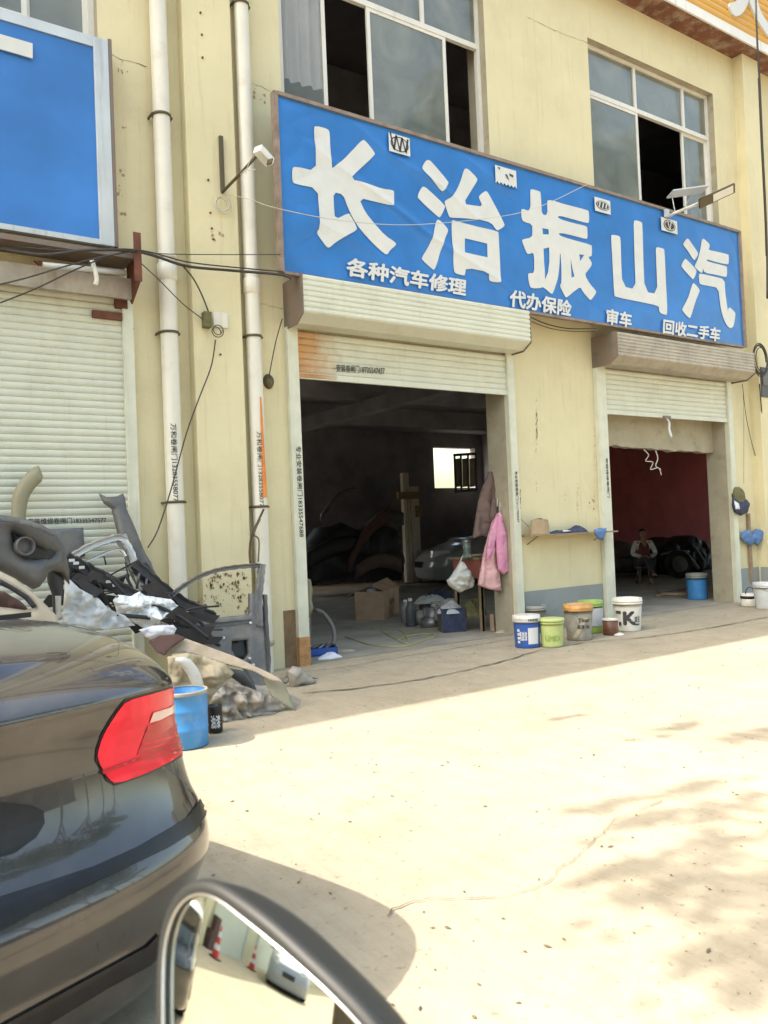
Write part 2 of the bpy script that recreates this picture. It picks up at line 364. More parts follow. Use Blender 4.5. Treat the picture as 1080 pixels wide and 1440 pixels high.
def tri(poly, holes=(), step=6):
    polys = [list(poly)]+[list(h) for h in holes]; V = []; E = []
    for pl in polys:
        b = len(V); out = []
        for i in range(len(pl)):
            a = pl[i]; c = pl[(i+1) % len(pl)]; n = max(1, int(math.hypot(c[0]-a[0], c[1]-a[1])/step))
            for k in range(n): out.append((a[0]+(c[0]-a[0])*k/n, a[1]+(c[1]-a[1])*k/n))
        V += out; E += [(b+i, b+(i+1) % len(out)) for i in range(len(out))]
    x0 = min(p[0] for p in poly); x1 = max(p[0] for p in poly); y0 = min(p[1] for p in poly); y1 = max(p[1] for p in poly)
    j = 0; y = y0+step/2
    while y < y1:
        x = x0+(step/2 if j % 2 else step*.9)
        while x < x1:
            q = (x, y)
            if inside(q, poly) and not any(inside(q, h) for h in holes) and edist(q, polys) > step*.35: V.append(q)
            x += step
        y += step*.87; j += 1
    r = delaunay_2d_cdt([Vector(v) for v in V], E, [], 0, 1e-5)
    vs = [(v.x, v.y) for v in r[0]]; fs = []
    for f in r[2]:
        cx = sum(vs[i][0] for i in f)/len(f); cy = sum(vs[i][1] for i in f)/len(f)
        if inside((cx, cy), poly) and not any(inside((cx, cy), h) for h in holes): fs.append(f)
    return vs, fs, polys
def relief(poly, Y, thick=.02, bulge=0, wid=12, step=6, rum=0, rs=8, holes=(), rnd_k=0, fold=None, crease=0, off=None, name='x', mt=None, parent=None, smooth=True, push=None):
    """a sheet of real thickness whose outline is given, standing at depth Y, swelling towards its middle and crumpled"""
    if rnd_k: poly = chaikin(poly, rnd_k)
    vs, fs, polys = tri(poly, holes, step); bm = bmesh.new(); A = []; B = []
    for p in vs:
        y = Y(p[0], p[1]) if callable(Y) else Y
        d = min(1, edist(p, polys)/wid); b = bulge*math.sqrt(max(0, 1-(1-d)**2))
        q = P(p[0], p[1], y); nn = noise.noise_vector(q*rs)*rum + noise.noise_vector(q*rs*2.7)*rum*.4
        if rum: nn = nn*min(1, .35+d)
        if fold: nn = nn+Vector((0, fold[0]*math.sin(q.x*fold[1]+q.z*2.1+2*noise.noise(q*3)), 0))*min(1, .25+d)
        if crease:
            for k_ in (1, 2.3, 4.6): nn = nn+Vector((0, crease/k_*(.35-abs(noise.noise(q*7*k_+Vector((k_*9,0,0)))))*2.2, 0))*min(1, .3+d)
        A.append(bm.verts.new(q+Vector((0, -b, 0))+nn)); B.append(bm.verts.new(q+Vector((0, thick, 0))+nn*.6))
    cnt = {}
    for f in fs:
        try: bm.faces.new([A[i] for i in f])
        except ValueError: continue
        try: bm.faces.new([B[i] for i in reversed(f)])
        except ValueError: pass
        for i in range(len(f)):
            e = (f[i], f[(i+1) % len(f)]); cnt[frozenset(e)] = cnt.get(frozenset(e), []) + [e]
    for k, v in cnt.items():
        if len(v) == 1:
            a, b = v[0]
            try: bm.faces.new((A[b], A[a], B[a], B[b]))
            except ValueError: pass
    bmesh.ops.delete(bm, geom=[v for v in bm.verts if not v.link_faces], context='VERTS')
    if push:
        for v in bm.verts: v.co = push(v.co)
    bmesh.ops.recalc_face_normals(bm, faces=bm.faces)
    me = bpy.data.meshes.new(name); bm.to_mesh(me); bm.free()
    o = link(me, name, mt, parent, smooth)
    if smooth and thick > .004:
        pass
    return o
def smooth_path(pts, n=6):
    pts = [Vector(p) for p in pts]; out = []
    for i in range(len(pts)-1):
        p0 = pts[max(i-1, 0)]; p1 = pts[i]; p2 = pts[i+1]; p3 = pts[min(i+2, len(pts)-1)]
        for k in range(n):
            t = k/n; out.append(.5*((2*p1)+(p2-p0)*t+(2*p0-5*p1+4*p2-p3)*t*t+(3*p1-p0-3*p2+p3)*t**3))
    return out+[pts[-1]]
def Pp(lst): return [P(*q) for q in lst]

# ================================================================ SETTING
FY = 7.93; BY = 8.30
def struct(o): o['kind'] = 'structure'; return o
m = MB(); m.grid(lambda u, v: Vector((-150+300*u, -150+(300)*v, 0)), 60, 60)
gr = struct(m.build('ground', M['ground']))
m = MB(); m.face([(-1.5,BY-.34,.004),(26,BY-.34,.004),(26,21,.004),(-1.5,21,.004)]); struct(m.build('workshop_floor', M['groundin']))
def crack(pts, wd, name):
    pts = [G(*p, .004) for p in pts]; q = smooth_path(pts, 14); mb = MB(); prev = None
    for i, p in enumerate(q):
        t = (q[min(i+1, len(q)-1)]-q[max(i-1, 0)]).normalized(); nrm = Vector((-t.y, t.x, 0))
        jit = noise.noise(p*5)*.035+noise.noise(p*31)*.018; w_ = wd*(.35+1.3*abs(noise.noise(p*6)))
        a = p+nrm*(jit+w_); b = p+nrm*(jit-w_); a.z = b.z = .008
        if prev: mb.face([prev[0], a, b, prev[1]])
        prev = (a, b)
    o = mb.build(name, M['crack'], gr); return o
crack([(425,975),(520,966),(620,950),(700,932),(760,915),(830,903),(900,897),(980,886),(1079,868)], .016, 'crack')
crack([(400,948),(470,940),(540,928),(620,915),(700,902),(735,897)], .010, 'crack')
crack([(540,1288),(560,1275),(600,1268),(700,1262),(760,1245),(815,1205),(860,1160),(925,1125)], .0028, 'crack')

# ================================================================ BUILDING
bld = thing('workshop_building', 'two-storey cream painted workshop row with big shutter doorways and upper windows', 'building', (0, FY, 0))
def X(px, py, Y=FY): return P(px, py, Y).x
XL, XR, ZT = -42.0, 26.0, 9.46
D0 = (-1.2, 2.36, 0, 3.72); D1 = (4.30, 7.42, 0, 3.62); D2 = (9.38, 12.40, 0, 3.62)
W2 = (9.42, 12.55, 6.38, 8.66); W1 = (4.25, 7.36, 6.38, 8.66); W0 = (-.9, 2.24, 6.38, 8.66)
holes = [D0, D1, D2, W0, W1, W2]
holes += [(-9.5,-5.9,0,3.72), (-14.7,-11.1,0,3.72), (-19.9,-16.3,0,3.72), (-25,-21.4,0,3.72)]
def wall_mesh(x0, x1, z0, z1, y0, y1, holes, mb):
    xs = sorted({x0, x1, *[h[i] for h in holes for i in (0,1)]}); zs = sorted({z0, z1, *[h[i] for h in holes for i in (2,3)]})
    def solid(i, j):
        if i < 0 or j < 0 or i >= len(xs)-1 or j >= len(zs)-1: return False
        cx = (xs[i]+xs[i+1])/2; cz = (zs[j]+zs[j+1])/2
        return not any(h[0] < cx < h[1] and h[2] < cz < h[3] for h in holes)
    for i in range(len(xs)-1):
        for j in range(len(zs)-1):
            if not solid(i, j): continue
            a, b, c, d = xs[i], xs[i+1], zs[j], zs[j+1]
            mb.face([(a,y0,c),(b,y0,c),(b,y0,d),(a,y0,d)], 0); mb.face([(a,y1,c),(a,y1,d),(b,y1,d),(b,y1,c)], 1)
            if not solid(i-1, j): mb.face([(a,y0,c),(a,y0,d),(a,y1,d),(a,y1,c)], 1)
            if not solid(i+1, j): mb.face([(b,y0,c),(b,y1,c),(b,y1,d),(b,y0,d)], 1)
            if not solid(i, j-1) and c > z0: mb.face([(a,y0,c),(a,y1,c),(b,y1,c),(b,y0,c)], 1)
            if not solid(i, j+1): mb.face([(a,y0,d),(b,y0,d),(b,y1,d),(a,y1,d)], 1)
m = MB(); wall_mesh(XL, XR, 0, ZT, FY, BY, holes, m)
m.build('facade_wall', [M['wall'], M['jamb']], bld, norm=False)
# pilasters
for (a, b) in ((3.06, 3.60), (13.18, 13.66), (-4.2, -3.6), (-10.6,-10.1)):
    m = MB(); m.box((a, FY-.19 if a > 10 else FY-.14, 0), (b, FY+.05, ZT), bev=.012); m.build('pilaster', M['wall'], bld)
# grey base bands
for (a, b) in ((7.56, 9.17), (12.56, 13.17), (13.67, 26)):
    m = MB(); m.box((a, FY-.012, 0), (b, FY+.03, .55)); m.build('base_band', M['grayband'], bld)
m = MB(); m.box((13.165, FY-.203, 0), (13.672, FY-.05, .55)); m.build('base_band', M['grayband'], bld)
m = MB(); m.box((4.02, FY-.006, 0), (4.165, FY+.02, .62)); m.build('damp_patch', M['stain'], bld)
# eave soffit, white drip trim, roof, orange ribbed fascia
EY = 7.56
m = MB(); m.box((XL, EY, ZT), (XR, BY+.2, ZT+.12)); m.build('eave', M['eave'], bld)
m = MB(); m.box((XL, EY-.035, ZT+.01), (XR, EY-.003, ZT+.17)); m.build('eave_trim', M['trimwhite'], bld)
m = MB(); m.box((XL, EY, ZT+.122), (XR, 21, ZT+.3)); m.build('roof', M['ceil'], bld)
m = MB()
def rib(u, v):
    z = ZT+.17+v*1.36; return Vector((8.6+u*17.4, EY-.03-.022*abs(math.sin(v*math.pi*12))**.6, z))
m.grid(rib, 1, 144, smooth=False); m.box((8.6, EY-.02, ZT+.17), (26, EY+.06, ZT+1.53)); m.build('ribbed_fascia', M['orange'], bld)
m = MB(); m.box((XL, EY-.02, ZT+.30), (8.597, EY+.1, ZT+1.53)); m.build('parapet', M['wall'], bld)
# interior shell
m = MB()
m.box((-1.7, BY-.002+.01, 0.0), (-1.5, 20.2, ZT)); m.box((2.75, BY+.01, 0), (2.95, 20, ZT)); m.box((25.8, BY+.01, 0), (26, 9.2, ZT)); m.box((25.8, 13.6, 0), (26, 20, ZT)); m.box((25.8, 9.2, 0), (26, 13.6, 1.1)); m.box((25.8, 9.2, 3.6), (26, 13.6, ZT))  # unseen opening in the right side wall, added to let daylight in
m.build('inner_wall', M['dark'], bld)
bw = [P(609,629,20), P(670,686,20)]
m = MB(); wall_mesh(-1.5, 25.8, 0, ZT, 20, 20.25, [(bw[0].x, bw[1].x, bw[1].z, bw[0].z), (3.6,5.8,1.2,3.6), (6.6,8.8,1.2,3.6)], m); m.build('back_wall', [M['dark'], M['dark']], bld, norm=False)  # the two large openings are unseen, added to light the hall
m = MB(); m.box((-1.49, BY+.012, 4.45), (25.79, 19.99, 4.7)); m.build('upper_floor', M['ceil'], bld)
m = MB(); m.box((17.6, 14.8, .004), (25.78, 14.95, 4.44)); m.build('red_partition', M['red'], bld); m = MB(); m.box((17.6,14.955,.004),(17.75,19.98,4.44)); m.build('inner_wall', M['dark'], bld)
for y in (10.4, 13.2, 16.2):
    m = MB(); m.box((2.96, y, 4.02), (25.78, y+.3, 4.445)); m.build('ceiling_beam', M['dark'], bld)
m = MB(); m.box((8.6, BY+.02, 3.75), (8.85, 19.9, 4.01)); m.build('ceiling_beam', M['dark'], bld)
# lintel board inside the second doorway with a ragged lower edge
m = MB(); n_ = 40; x0, x1 = 9.38, 12.40
bot = [(x0+(x1-x0)*i/n_, 2.60-.07*(i/n_)+noise.noise(Vector((i*.37, 1, 0)))*.05) for i in range(n_+1)]
m.prism([(x, 8.16, z) for x, z in bot]+[(x1, 8.16, 3.615), (x0, 8.16, 3.615)], (0, .135, 0)); m.build('lintel', M['jamb'], bld)
# windows
def window(x0, x1, z0, z1, mull, transom, sashes, name='window'):
    y = FY+.11
    wf = MB(); t = .055
    wf.box((x0, y, z0), (x0+t, y+.06, z1)); wf.box((x1-t, y, z0), (x1, y+.06, z1))
    wf.box((x0+t, y, z1-t), (x1-t, y+.06, z1)); wf.box((x0+t, y, z0), (x1-t, y+.06, z0+t))
    wf.box((x0+t, y-.004, transom-.035), (x1-t, y+.056, transom+.035))
    for mx in mull: wf.box((mx-.03, y+.002, transom+.035), (mx+.03, y+.05, z1-t)); 
    fr = wf.build('window', M['frame'], bld)
    g = MB(); xs = [x0+t]+list(mull)+[x1-t]
    for a, b in zip(xs[:-1], xs[1:]):
        pz = MB(); pz.box((a, y+.026, transom+.03), (b, y+.034, z1-t)); pz.build('pane', M['glass'], fr)
    for (a, b, dy) in sashes:
        s_ = MB(); yy = y+dy; q = .05
        s_.box((a, yy, z0+t), (a+q, yy+.03, transom-.03)); s_.box((b-q, yy, z0+t), (b, yy+.03, transom-.03))
        s_.box((a+q, yy, z0+t), (b-q, yy+.03, z0+t+q)); s_.box((a+q, yy, transom-.03-q), (b-q, yy+.03, transom-.03))
        s_.build('sash', M['frame'], fr)
        pz = MB(); pz.box((a+q, yy+.012, z0+t+q), (b-q, yy+.018, transom-.03-q)); pz.build('pane', M['glass' if not (x0 == W1[0] and a < 4.5) else 'clearglass'], fr)
    return fr
TR = 7.92
window(*W2, [10.62, 11.86], TR, [(9.48, 10.66, .005), (11.83, 12.50, .04)])
w1 = window(*W1, [5.50, 6.4], TR, [(4.30, 4.93, .005), (5.53, 6.77, .005)])
window(*W0, [.6, 1.68], TR, [(-.85, .2, .005), (1.60, 2.19, .04), (.5,1.62,.005)])
# pale curtain in the left window, dark rooms behind
m = MB(); m.grid(lambda u, v: Vector((4.32+.62*u, FY+.20+.035*math.sin(u*26)+.01*math.sin(v*7), 6.7+v*1.9)), 40, 6); 
cur = m.build('curtain', M['cloth_w'], w1)
m = MB(); m.box((XL+.1, 11.6, 4.71), (XR-.1, 11.7, ZT-.01)); m.build('inner_wall', M['dark'], bld)
m = MB()
for k in range(5): m.box((7.0+.14*k, 8.9+.28*k, 6.15+.17*k), (7.9+.14*k, 9.17+.28*k, 6.20+.17*k))
m.build('stair', M['steel'], bld)
# roof-sign character
rs = MB()
def roofp(px, py): return P(px, py, EY-.085)
def flat_letters(polys, fn, thick, name, mt, parent, hol=(), stp=3.0):
    bm = bmesh.new()
    for pl in polys:
        hs = [h for h in hol if inside(h[0], pl)]
        vs, fs, _ = tri(pl, hs, stp)
        A = [bm.verts.new(fn(*v)) for v in vs]; B = [bm.verts.new(fn(*v)+Vector((0, thick, 0))) for v in vs]; cnt = {}
        for f in fs:
            try: bm.faces.new([A[i] for i in f]); bm.faces.new([B[i] for i in reversed(f)])
            except ValueError: continue
            for i in range(len(f)):
                e = (f[i], f[(i+1) % len(f)]); cnt[frozenset(e)] = cnt.get(frozenset(e), [])+[e]
        for k, v in cnt.items():
            if len(v) == 1:
                try: bm.faces.new((A[v[0][1]], A[v[0][0]], B[v[0][0]], B[v[0][1]]))
                except ValueError: pass
    bmesh.ops.delete(bm, geom=[v for v in bm.verts if not v.link_faces], context='VERTS')
    bmesh.ops.recalc_face_normals(bm, faces=bm.faces)
    me = bpy.data.meshes.new(name); bm.to_mesh(me); bm.free(); return link(me, name, mt, parent)
roof = thing('roof_letter', 'large white cut-out character mounted on the orange ribbed roof fascia', 'sign letter', (13.2, EY-.09, 10.0))
flat_letters([chaikin([(1024,4),(1036,3),(1046,-12),(1056,-12),(1052,6),(1044,20),(1032,24)],1), chaikin([(1053,0),(1063,-10),(1068,12),(1078,30),(1092,48),(1084,56),(1066,30),(1058,12)],1)], roofp, .04, 'stroke', M['letter'], roof)
m = MB()
for q in ((1036,10),(1072,28)):
    p = roofp(*q); m.tube([p+Vector((0,.03,0)), p+Vector((0,.09,0))], .01, 6)
m.build('spacer', M['steel'], roof)

# ================================================================ ROLLER SHUTTERS
def slats(x0, x1, z0, z1, y, pitch, mb, bow=.012):
    n = max(1, round((z1-z0)/pitch)); p = (z1-z0)/n
    prof = []
    for i in range(n):
        b = z0+i*p
        prof += [(y+.006, b), (y-.001, b+p*.06), (y-bow*.8, b+p*.3), (y-bow, b+p*.55), (y-bow*.8, b+p*.8), (y-.002, b+p*.93)]
    prof.append((y+.006, z1))
    for (ya, za), (yb, zb) in zip(prof[:-1], prof[1:]): mb.face([(x0,ya,za),(x1,ya,za),(x1,yb,zb),(x0,yb,zb)])
    mb.face([(x0,y+.02,z0),(x0,y+.02,z1),(x1,y+.02,z1),(x1,y+.02,z0)])
def shutter(label, x0, x1, zb, ztop, rails, boxr, boxmat, platemat, bottommat=None, pitch=.075, grp=True):
    t = thing('roller_shutter', label, 'roller shutter', ((x0+x1)/2, FY, 0))
    m = MB(); slats(x0-.02, x1+.02, zb+.07, ztop, FY-.03, pitch, m); m.build('curtain', M['slat'], t)
    m = MB(); m.box((x0-.02, FY-.05, zb), (x1+.02, FY-.01, zb+.068), bev=.004); m.build('bottom_bar', M['slat'], t)
    for a, b in rails:
        m = MB(); m.box((a, FY-.075, .0), (b, FY-.002, ztop+.02), bev=.003)
        m.box((a+.01 if a > (x0+x1)/2 else a+.02, FY-.079, .4), (a+.025 if a > (x0+x1)/2 else a+.035, FY-.0755, ztop-.1)); r_ = m.build('guide_rail', M['rail'], t)
    if boxr:
        bx0, bx1, by, bz0, bz1 = boxr
        m = MB(); ch = .14
        n = 7; hz = (bz1-bz0-ch*.6)/n; prof = []
        for i in range(n):
            z = bz1-i*hz; prof += [(by, z), (by-.012, z-hz*.3), (by-.012, z-hz*.7), (by, z-hz*.96)]
        prof += [(by, bz0+ch*.6), (by+ch, bz0), (FY-.08, bz0)]
        for (ya, za), (yb, zb_) in zip(prof[:-1], prof[1:]): m.face([(bx0,ya,za),(bx1,ya,za),(bx1,yb,zb_),(bx0,yb,zb_)])
        m.face([(bx0,by,bz1),(bx1,by,bz1),(bx1,FY-.002,bz1),(bx0,FY-.002,bz1)])
        m.build('shutter_box', boxmat, t)
        for s_, xx in ((-1, bx0), (1, bx1)):
            m = MB(); a = xx-.012 if s_ < 0 else xx
            pl = [(a, by-.015, bz1+.01), (a, by-.015, bz0+ch*.55), (a, by+ch, bz0-.02), (a, FY-.003, bz0-.02), (a, FY-.003, bz1+.01)]
            m.prism(pl, (.012, 0, 0)); m.build('end_plate', platemat, t)
    return t
s1 = shutter('half-raised white roller shutter over the main workshop doorway with orange paint marks', 4.30, 7.42, 3.06+.12, 3.72, [(4.165,4.295),(7.425,7.55)], (4.18, 7.52, 7.50, 3.73, 4.22), M['slat'], M['steel'])
s2 = shutter('part-raised white roller shutter under a brown box at the right doorway', 9.38, 12.40, 3.02, 3.70, [(9.18,9.375),(12.405,12.54)], (9.19, 12.60, 7.47, 3.70, 4.12), M['slatold'], M['steel'])
s0 = shutter('closed pale green roller shutter behind the heap of car parts', -1.2, 2.36, .0, 3.90, [(-1.33,-1.205),(2.365,2.47)], None, None, None, pitch=.068)
for k in range(4):
    x0_ = -9.5-5.2*k
    s_ = copy_tree(s0, loc=s0.location+Vector((x0_+1.2, 0, 0)), label=['closed pale green roller shutter seen in the mirror, nearest the pale car','','',''][0])
    s_['label'] = ('closed shutter farther left along the row, seen only in the mirror'); s_['group'] = 'far shutters seen in the mirror'
# broken header over the left shutter (rusty brackets, torn ceiling panel)
ht = thing('shutter_header', 'rusty torn steel header with a side bracket above the left shutter', 'shutter header', (1.0, FY, 3.7))
m = MB(); m.box((-1.3, 7.55, 4.12), (2.41, 7.90, 4.17)); m.build('top_plate', M['steel'], ht)
m = MB(); m.prism([P(48,366,7.72),P(118,372,7.72),P(130,388,7.72),(P(100,384,7.72)),P(60,378,7.72)], (0,.03,0)); m.build('torn_plate', M['rust'], ht)
m = MB(); m.box((-1.3, 7.72, 3.78), (2.44, 7.76, 3.98)); m.build('inner_panel', M['slatold'], ht)
m = MB(); m.tube(Pp([(60,372,7.6),(120,378,7.6),(176,384,7.6)]), .028, 8); m.build('roller_pipe', M['alu'], ht)
m = MB(); pl = [P(180,362,7.50), P(196,345,7.50)]
pp = [(2.42, 7.46, 4.26), (2.42, 7.86, 4.22), (2.42, 7.86, 3.86), (2.42, 7.74, 3.74), (2.42, 7.46, 3.90)]
m.prism(pp, (.015, 0, 0)); m.box((2.37,7.445,3.88),(2.44,7.458,4.34)); m.box((2.3,7.84,3.72),(2.415,7.925,3.98)); m.build('side_bracket', M['rust'], ht)
m = MB(); m.box((2.08, FY-.09, 3.60), (2.36, FY-.05, 3.67)); m.build('rail_cap', M['rust'], ht)
m = MB(); m.tube(smooth_path(Pp([(129,366,7.52),(133,378,7.5),(136,392,7.5),(134,400,7.52)])), .022, 8); m.build('white_hook', M['white'], ht)
# writings on shutters and rails
text('安装维修卷闸门18335547577', quadmap(P(39,738,FY-.046), P(150,735,FY-.046), P(149,727,FY-.046), P(39,729,FY-.046)), 'lettering', M['print'], s0, .012)
text('安装卷闸门18735547437', quadmap(P(473,523,FY-.054), P(541,527,FY-.054), P(541,516,FY-.054), P(473,512,FY-.054)), 'lettering', M['print'], s1, .015)
text('专业安装卷闸门18335547688', quadmap(P(413.5,625,FY-.081), P(427,748,FY-.081), P(422,748.5,FY-.081)+Vector((-.0,0,0)), P(409.5,625,FY-.081)), 'lettering', M['print'], s1, .01) if False else None
def vtext(body, x, z0, z1, w_, y, parent, flip=False, bold=.012, mt='print'):
    fn = (lambda s, t: Vector((x-w_/2+w_*t, y, z1+(z0-z1)*s))) if not flip else (lambda s, t: Vector((x+w_/2-w_*t, y, z0+(z1-z0)*s)))
    return text(body, fn, 'lettering', M[mt], parent, bold)
vtext('专业安装卷闸门18335547688', 4.245, P(422,755,FY).z, P(412,628,FY).z, .065, FY-.0775, s1)
vtext('专业安装卷闸门13111705547', 7.50, P(721,735,FY).z, P(717,663,FY).z, .05, FY-.0775, s1)
vtext('安装维修卷闸门', 9.31, P(847,700,FY).z, P(845,645,FY).z, .05, FY-.0775, s2)
# rust feet on rails, orange paint on the shutter and pipe
m = MB(); m.box((4.162, FY-.0785, 0), (4.299, FY-.02, .32)); m.build('rust_foot', M['railrust'], s1)
op = mat('orange_overspray', (.60,.30,.10), .6, var=.15, vs=6)
nn = op.node_tree.nodes; ll = op.node_tree.links
tn = nn.new('ShaderNodeTexNoise'); tn.inputs['Scale'].default_value = 3.5; tn.inputs['Detail'].default_value = 6
tcc = nn.new('ShaderNodeTexCoord'); ll.new(tcc.outputs['Object'], tn.inputs[0]); sx = nn.new('ShaderNodeSeparateXYZ'); ll.new(tcc.outputs['Object'], sx.inputs[0])
mr = nn.new('ShaderNodeMapRange'); mr.inputs[1].default_value = -1.62; mr.inputs[2].default_value = -.75; mr.inputs[3].default_value = .95; mr.inputs[4].default_value = -.25; ll.new(sx.outputs[0], mr.inputs[0])
ma = nn.new('ShaderNodeMath'); ma.operation = 'ADD'; ll.new(tn.outputs[0], ma.inputs[0]); ll.new(mr.outputs[0], ma.inputs[1])
mb_ = nn.new('ShaderNodeMath'); mb_.operation = 'SUBTRACT'; mb_.inputs[1].default_value = .62; mb_.use_clamp = True; ll.new(ma.outputs[0], mb_.inputs[0])
ll.new(mb_.outputs[0], nn['Principled BSDF'].inputs['Alpha'])
m = MB(); slats(4.31, 5.3, 3.06+.19, 3.72, FY-.034, .075, m); m.b.faces.ensure_lookup_table(); m.build('orange_overspray', op, s1)
m = MB(); m.box((4.31, FY-.053, 3.19), (5.1, FY-.0505, 3.24)); m.build('orange_overspray', op, s1)

# ================================================================ SIGNS
def sg(px, py, d=0): return P(px, py, 7.545-d)
sign = thing('shop_sign', 'long blue fabric sign board with five big white Chinese characters over the doors', 'shop sign', (8.2, 7.6, 4.2))
a, b, c, d = sg(388,132), sg(1037.8,328), sg(1046.6,487), sg(400,381)
zt = (a.z+b.z)/2; zb = (c.z+d.z)/2; xl, xr = (a.x+d.x)/2, (b.x+c.x)/2
def banner(u, v):
    x = xl+(xr-xl)*u; z = zb+(zt-zb)*v
    q = math.exp(-(((u-.22)/.24)**2))*(1-abs(math.sin((x*.62+z*1.5)*3.1+.5*noise.noise(Vector((x,z,0))))))**3*.036*(.5+noise.noise(Vector((x*.6, z*.8, 3))))
    q += math.exp(-(((u-.02)/.05)**2))*math.sin((z*3.2-x*2)*3)*.008
    q += math.exp(-(((1-u)/.06)**2))*math.sin((x*6+z*5))*.006+noise.noise(Vector((x*1.4, z*1.4, 0)))*.006
    e = min(1, min(u*(xr-xl), (1-u)*(xr-xl), v*(zt-zb), (1-v)*(zt-zb))/.12)
    return Vector((x, 7.552-abs(q)*e, z))
m = MB(); m.grid(banner, 460, 96); m.build('banner', M['blue'], sign)
m = MB(); t_ = .05
m.box((xl-t_, 7.52, zb-.02), (xl, 7.60, zt+.03)); m.box((xr, 7.52, zb-.02), (xr+t_, 7.60, zt+.03))
m.box((xl, 7.525, zt), (xr, 7.60, zt+.04)); m.box((xl, 7.53, zb-.03), (xr, 7.60, zb))
m.build('frame', M['rustframe'], sign)
m = MB(); m.box((xl, 7.562, zb), (xr, 7.575, zt))
for k in range(9):
    xx = xl+.3+(xr-xl-.6)*k/8
    m.box((xx-.02, 7.576, zb+.1), (xx+.02, FY+.01, zb+.14)); m.box((xx-.02, 7.576, 6.0), (xx+.02, FY+.01, 6.04))
m.build('backing', M['steel'], sign)
def Z1(lst, ox, oy, s): return [(ox+x/s, oy+y/s) for x, y in lst]
chars = [
 ('1', 400, 160, 6.0, [[(245,120),(262,103),(365,128),(382,160),(385,300),(398,460),(412,455),(440,430),(500,385),(580,300),(655,220),(680,228),(760,325),(762,350),(620,480),(548,553),(700,590),(830,635),(915,645),(925,665),(922,765),(905,780),(780,745),(625,710),(680,830),(760,930),(850,1030),(940,1088),(940,1110),(890,1150),(870,1188),(845,1185),(770,1120),(640,980),(570,870),(530,780),(495,680),(412,662),(415,780),(424,895),(535,840),(552,850),(610,955),(608,985),(520,1030),(430,1085),(380,1130),(355,1128),(285,1030),(272,1000),(297,962),(290,800),(278,632),(90,595),(65,570),(62,465),(85,446),(265,485),(260,300)]], []),
 ('2', 580, 215, 7.58, [
   [(100,150),(140,85),(170,75),(200,95),(380,305),(380,330),(330,410),(300,410),(210,300),(105,185)],
   [(55,450),(95,370),(120,358),(160,385),(345,560),(345,585),(295,690),(270,685),(60,490)],
   [(262,712),(290,718),(378,810),(375,845),(335,930),(290,1060),(270,1150),(235,1245),(215,1245),(100,1140),(98,1115),(165,1010),(215,880),(245,750)],
   [(338,525),(350,508),(420,470),(480,380),(520,280),(550,175),(572,165),(600,180),(690,270),(690,300),(620,410),(540,545),(650,560),(750,575),(708,480),(712,455),(770,408),(795,410),(830,470),(920,640),(980,760),(978,785),(910,828),(890,822),(838,742),(700,712),(540,695),(400,692),(385,670)],
   [(415,722),(435,718),(600,765),(905,838),(915,860),(930,1100),(940,1360),(935,1385),(830,1372),(812,1345),(808,1275),(568,1222),(560,1300),(545,1308),(455,1285),(440,1250),(435,1160),(420,950)]],
   [[(557,910),(795,968),(800,1115),(557,1060)]]),
 ('3', 725, 260, 8.47, [
   [(172,65),(190,50),(285,75),(298,95),(305,230),(312,355),(380,362),(375,200),(385,182),(440,185),(560,225),(855,300),(872,320),(875,440),(855,458),(700,415),(505,362),(508,405),(700,460),(845,492),(852,520),(855,630),(840,648),(700,610),(515,568),(518,605),(650,650),(900,715),(908,740),(908,840),(890,855),(860,855),(905,920),(905,960),(860,1020),(820,1070),(880,1180),(955,1260),(960,1285),(905,1365),(885,1372),(800,1275),(770,1215),(700,1265),(610,1340),(590,1335),(530,1215),(528,1190),(545,1165),(548,1000),(530,760),(520,1000),(500,1120),(445,1295),(420,1300),(330,1215),(290,1232),(190,1232),(165,1205),(145,1080),(155,1050),(220,1055),(220,900),(212,805),(150,828),(125,810),(75,670),(80,650),(195,625),(200,560),(197,468),(90,440),(70,400),(65,300),(80,285),(180,320)]],
   [[(318,515),(392,530),(395,590),(325,590)],[(332,760),(400,745),(402,920),(385,1040),(350,1130),(340,960)],[(655,880),(680,1010),(700,1090),(665,1105)],[(755,828),(815,835),(770,910)]]),
 ('4', 850, 300, 9.6, [[(85,305),(105,288),(195,305),(215,330),(222,600),(238,985),(420,1028),(410,700),(395,300),(392,110),(415,92),(495,115),(512,140),(522,600),(542,1060),(715,1090),(700,700),(690,480),(705,455),(790,475),(808,495),(825,900),(845,1210),(845,1360),(830,1372),(750,1350),(735,1300),(732,1250),(500,1200),(150,1130),(128,1105),(110,700)]], []),
 ('5', 950, 320, 9.0, [
   [(95,205),(140,140),(160,140),(200,200),(285,320),(280,350),(245,410),(225,410),(150,290),(95,220)],
   [(72,475),(115,395),(135,400),(262,530),(262,570),(230,650),(210,655),(75,500)],
   [(215,705),(240,710),(303,785),(300,815),(250,930),(190,1140),(170,1150),(85,1055),(82,1030),(150,910),(190,780)],
   [(330,160),(345,140),(365,148),(430,210),(428,250),(412,285),(520,305),(665,340),(670,365),(672,455),(655,468),(540,445),(390,400),(392,425),(520,460),(645,490),(650,510),(648,615),(630,628),(520,600),(358,572),(352,510),(335,572),(322,575),(240,500),(245,475),(290,380),(320,240)],
   [(292,585),(330,585),(500,625),(620,655),(625,800),(640,930),(662,1075),(668,1020),(685,1010),(755,1075),(755,1110),(735,1240),(710,1272),(680,1272),(640,1230),(590,1110),(560,960),(540,765),(420,740),(310,720),(300,690)]], [])]
def on_banner(x, y, d=.009):
    p = sg(x, y); q = banner((p.x-xl)/(xr-xl), (p.z-zb)/(zt-zb)); q.y -= d; return q
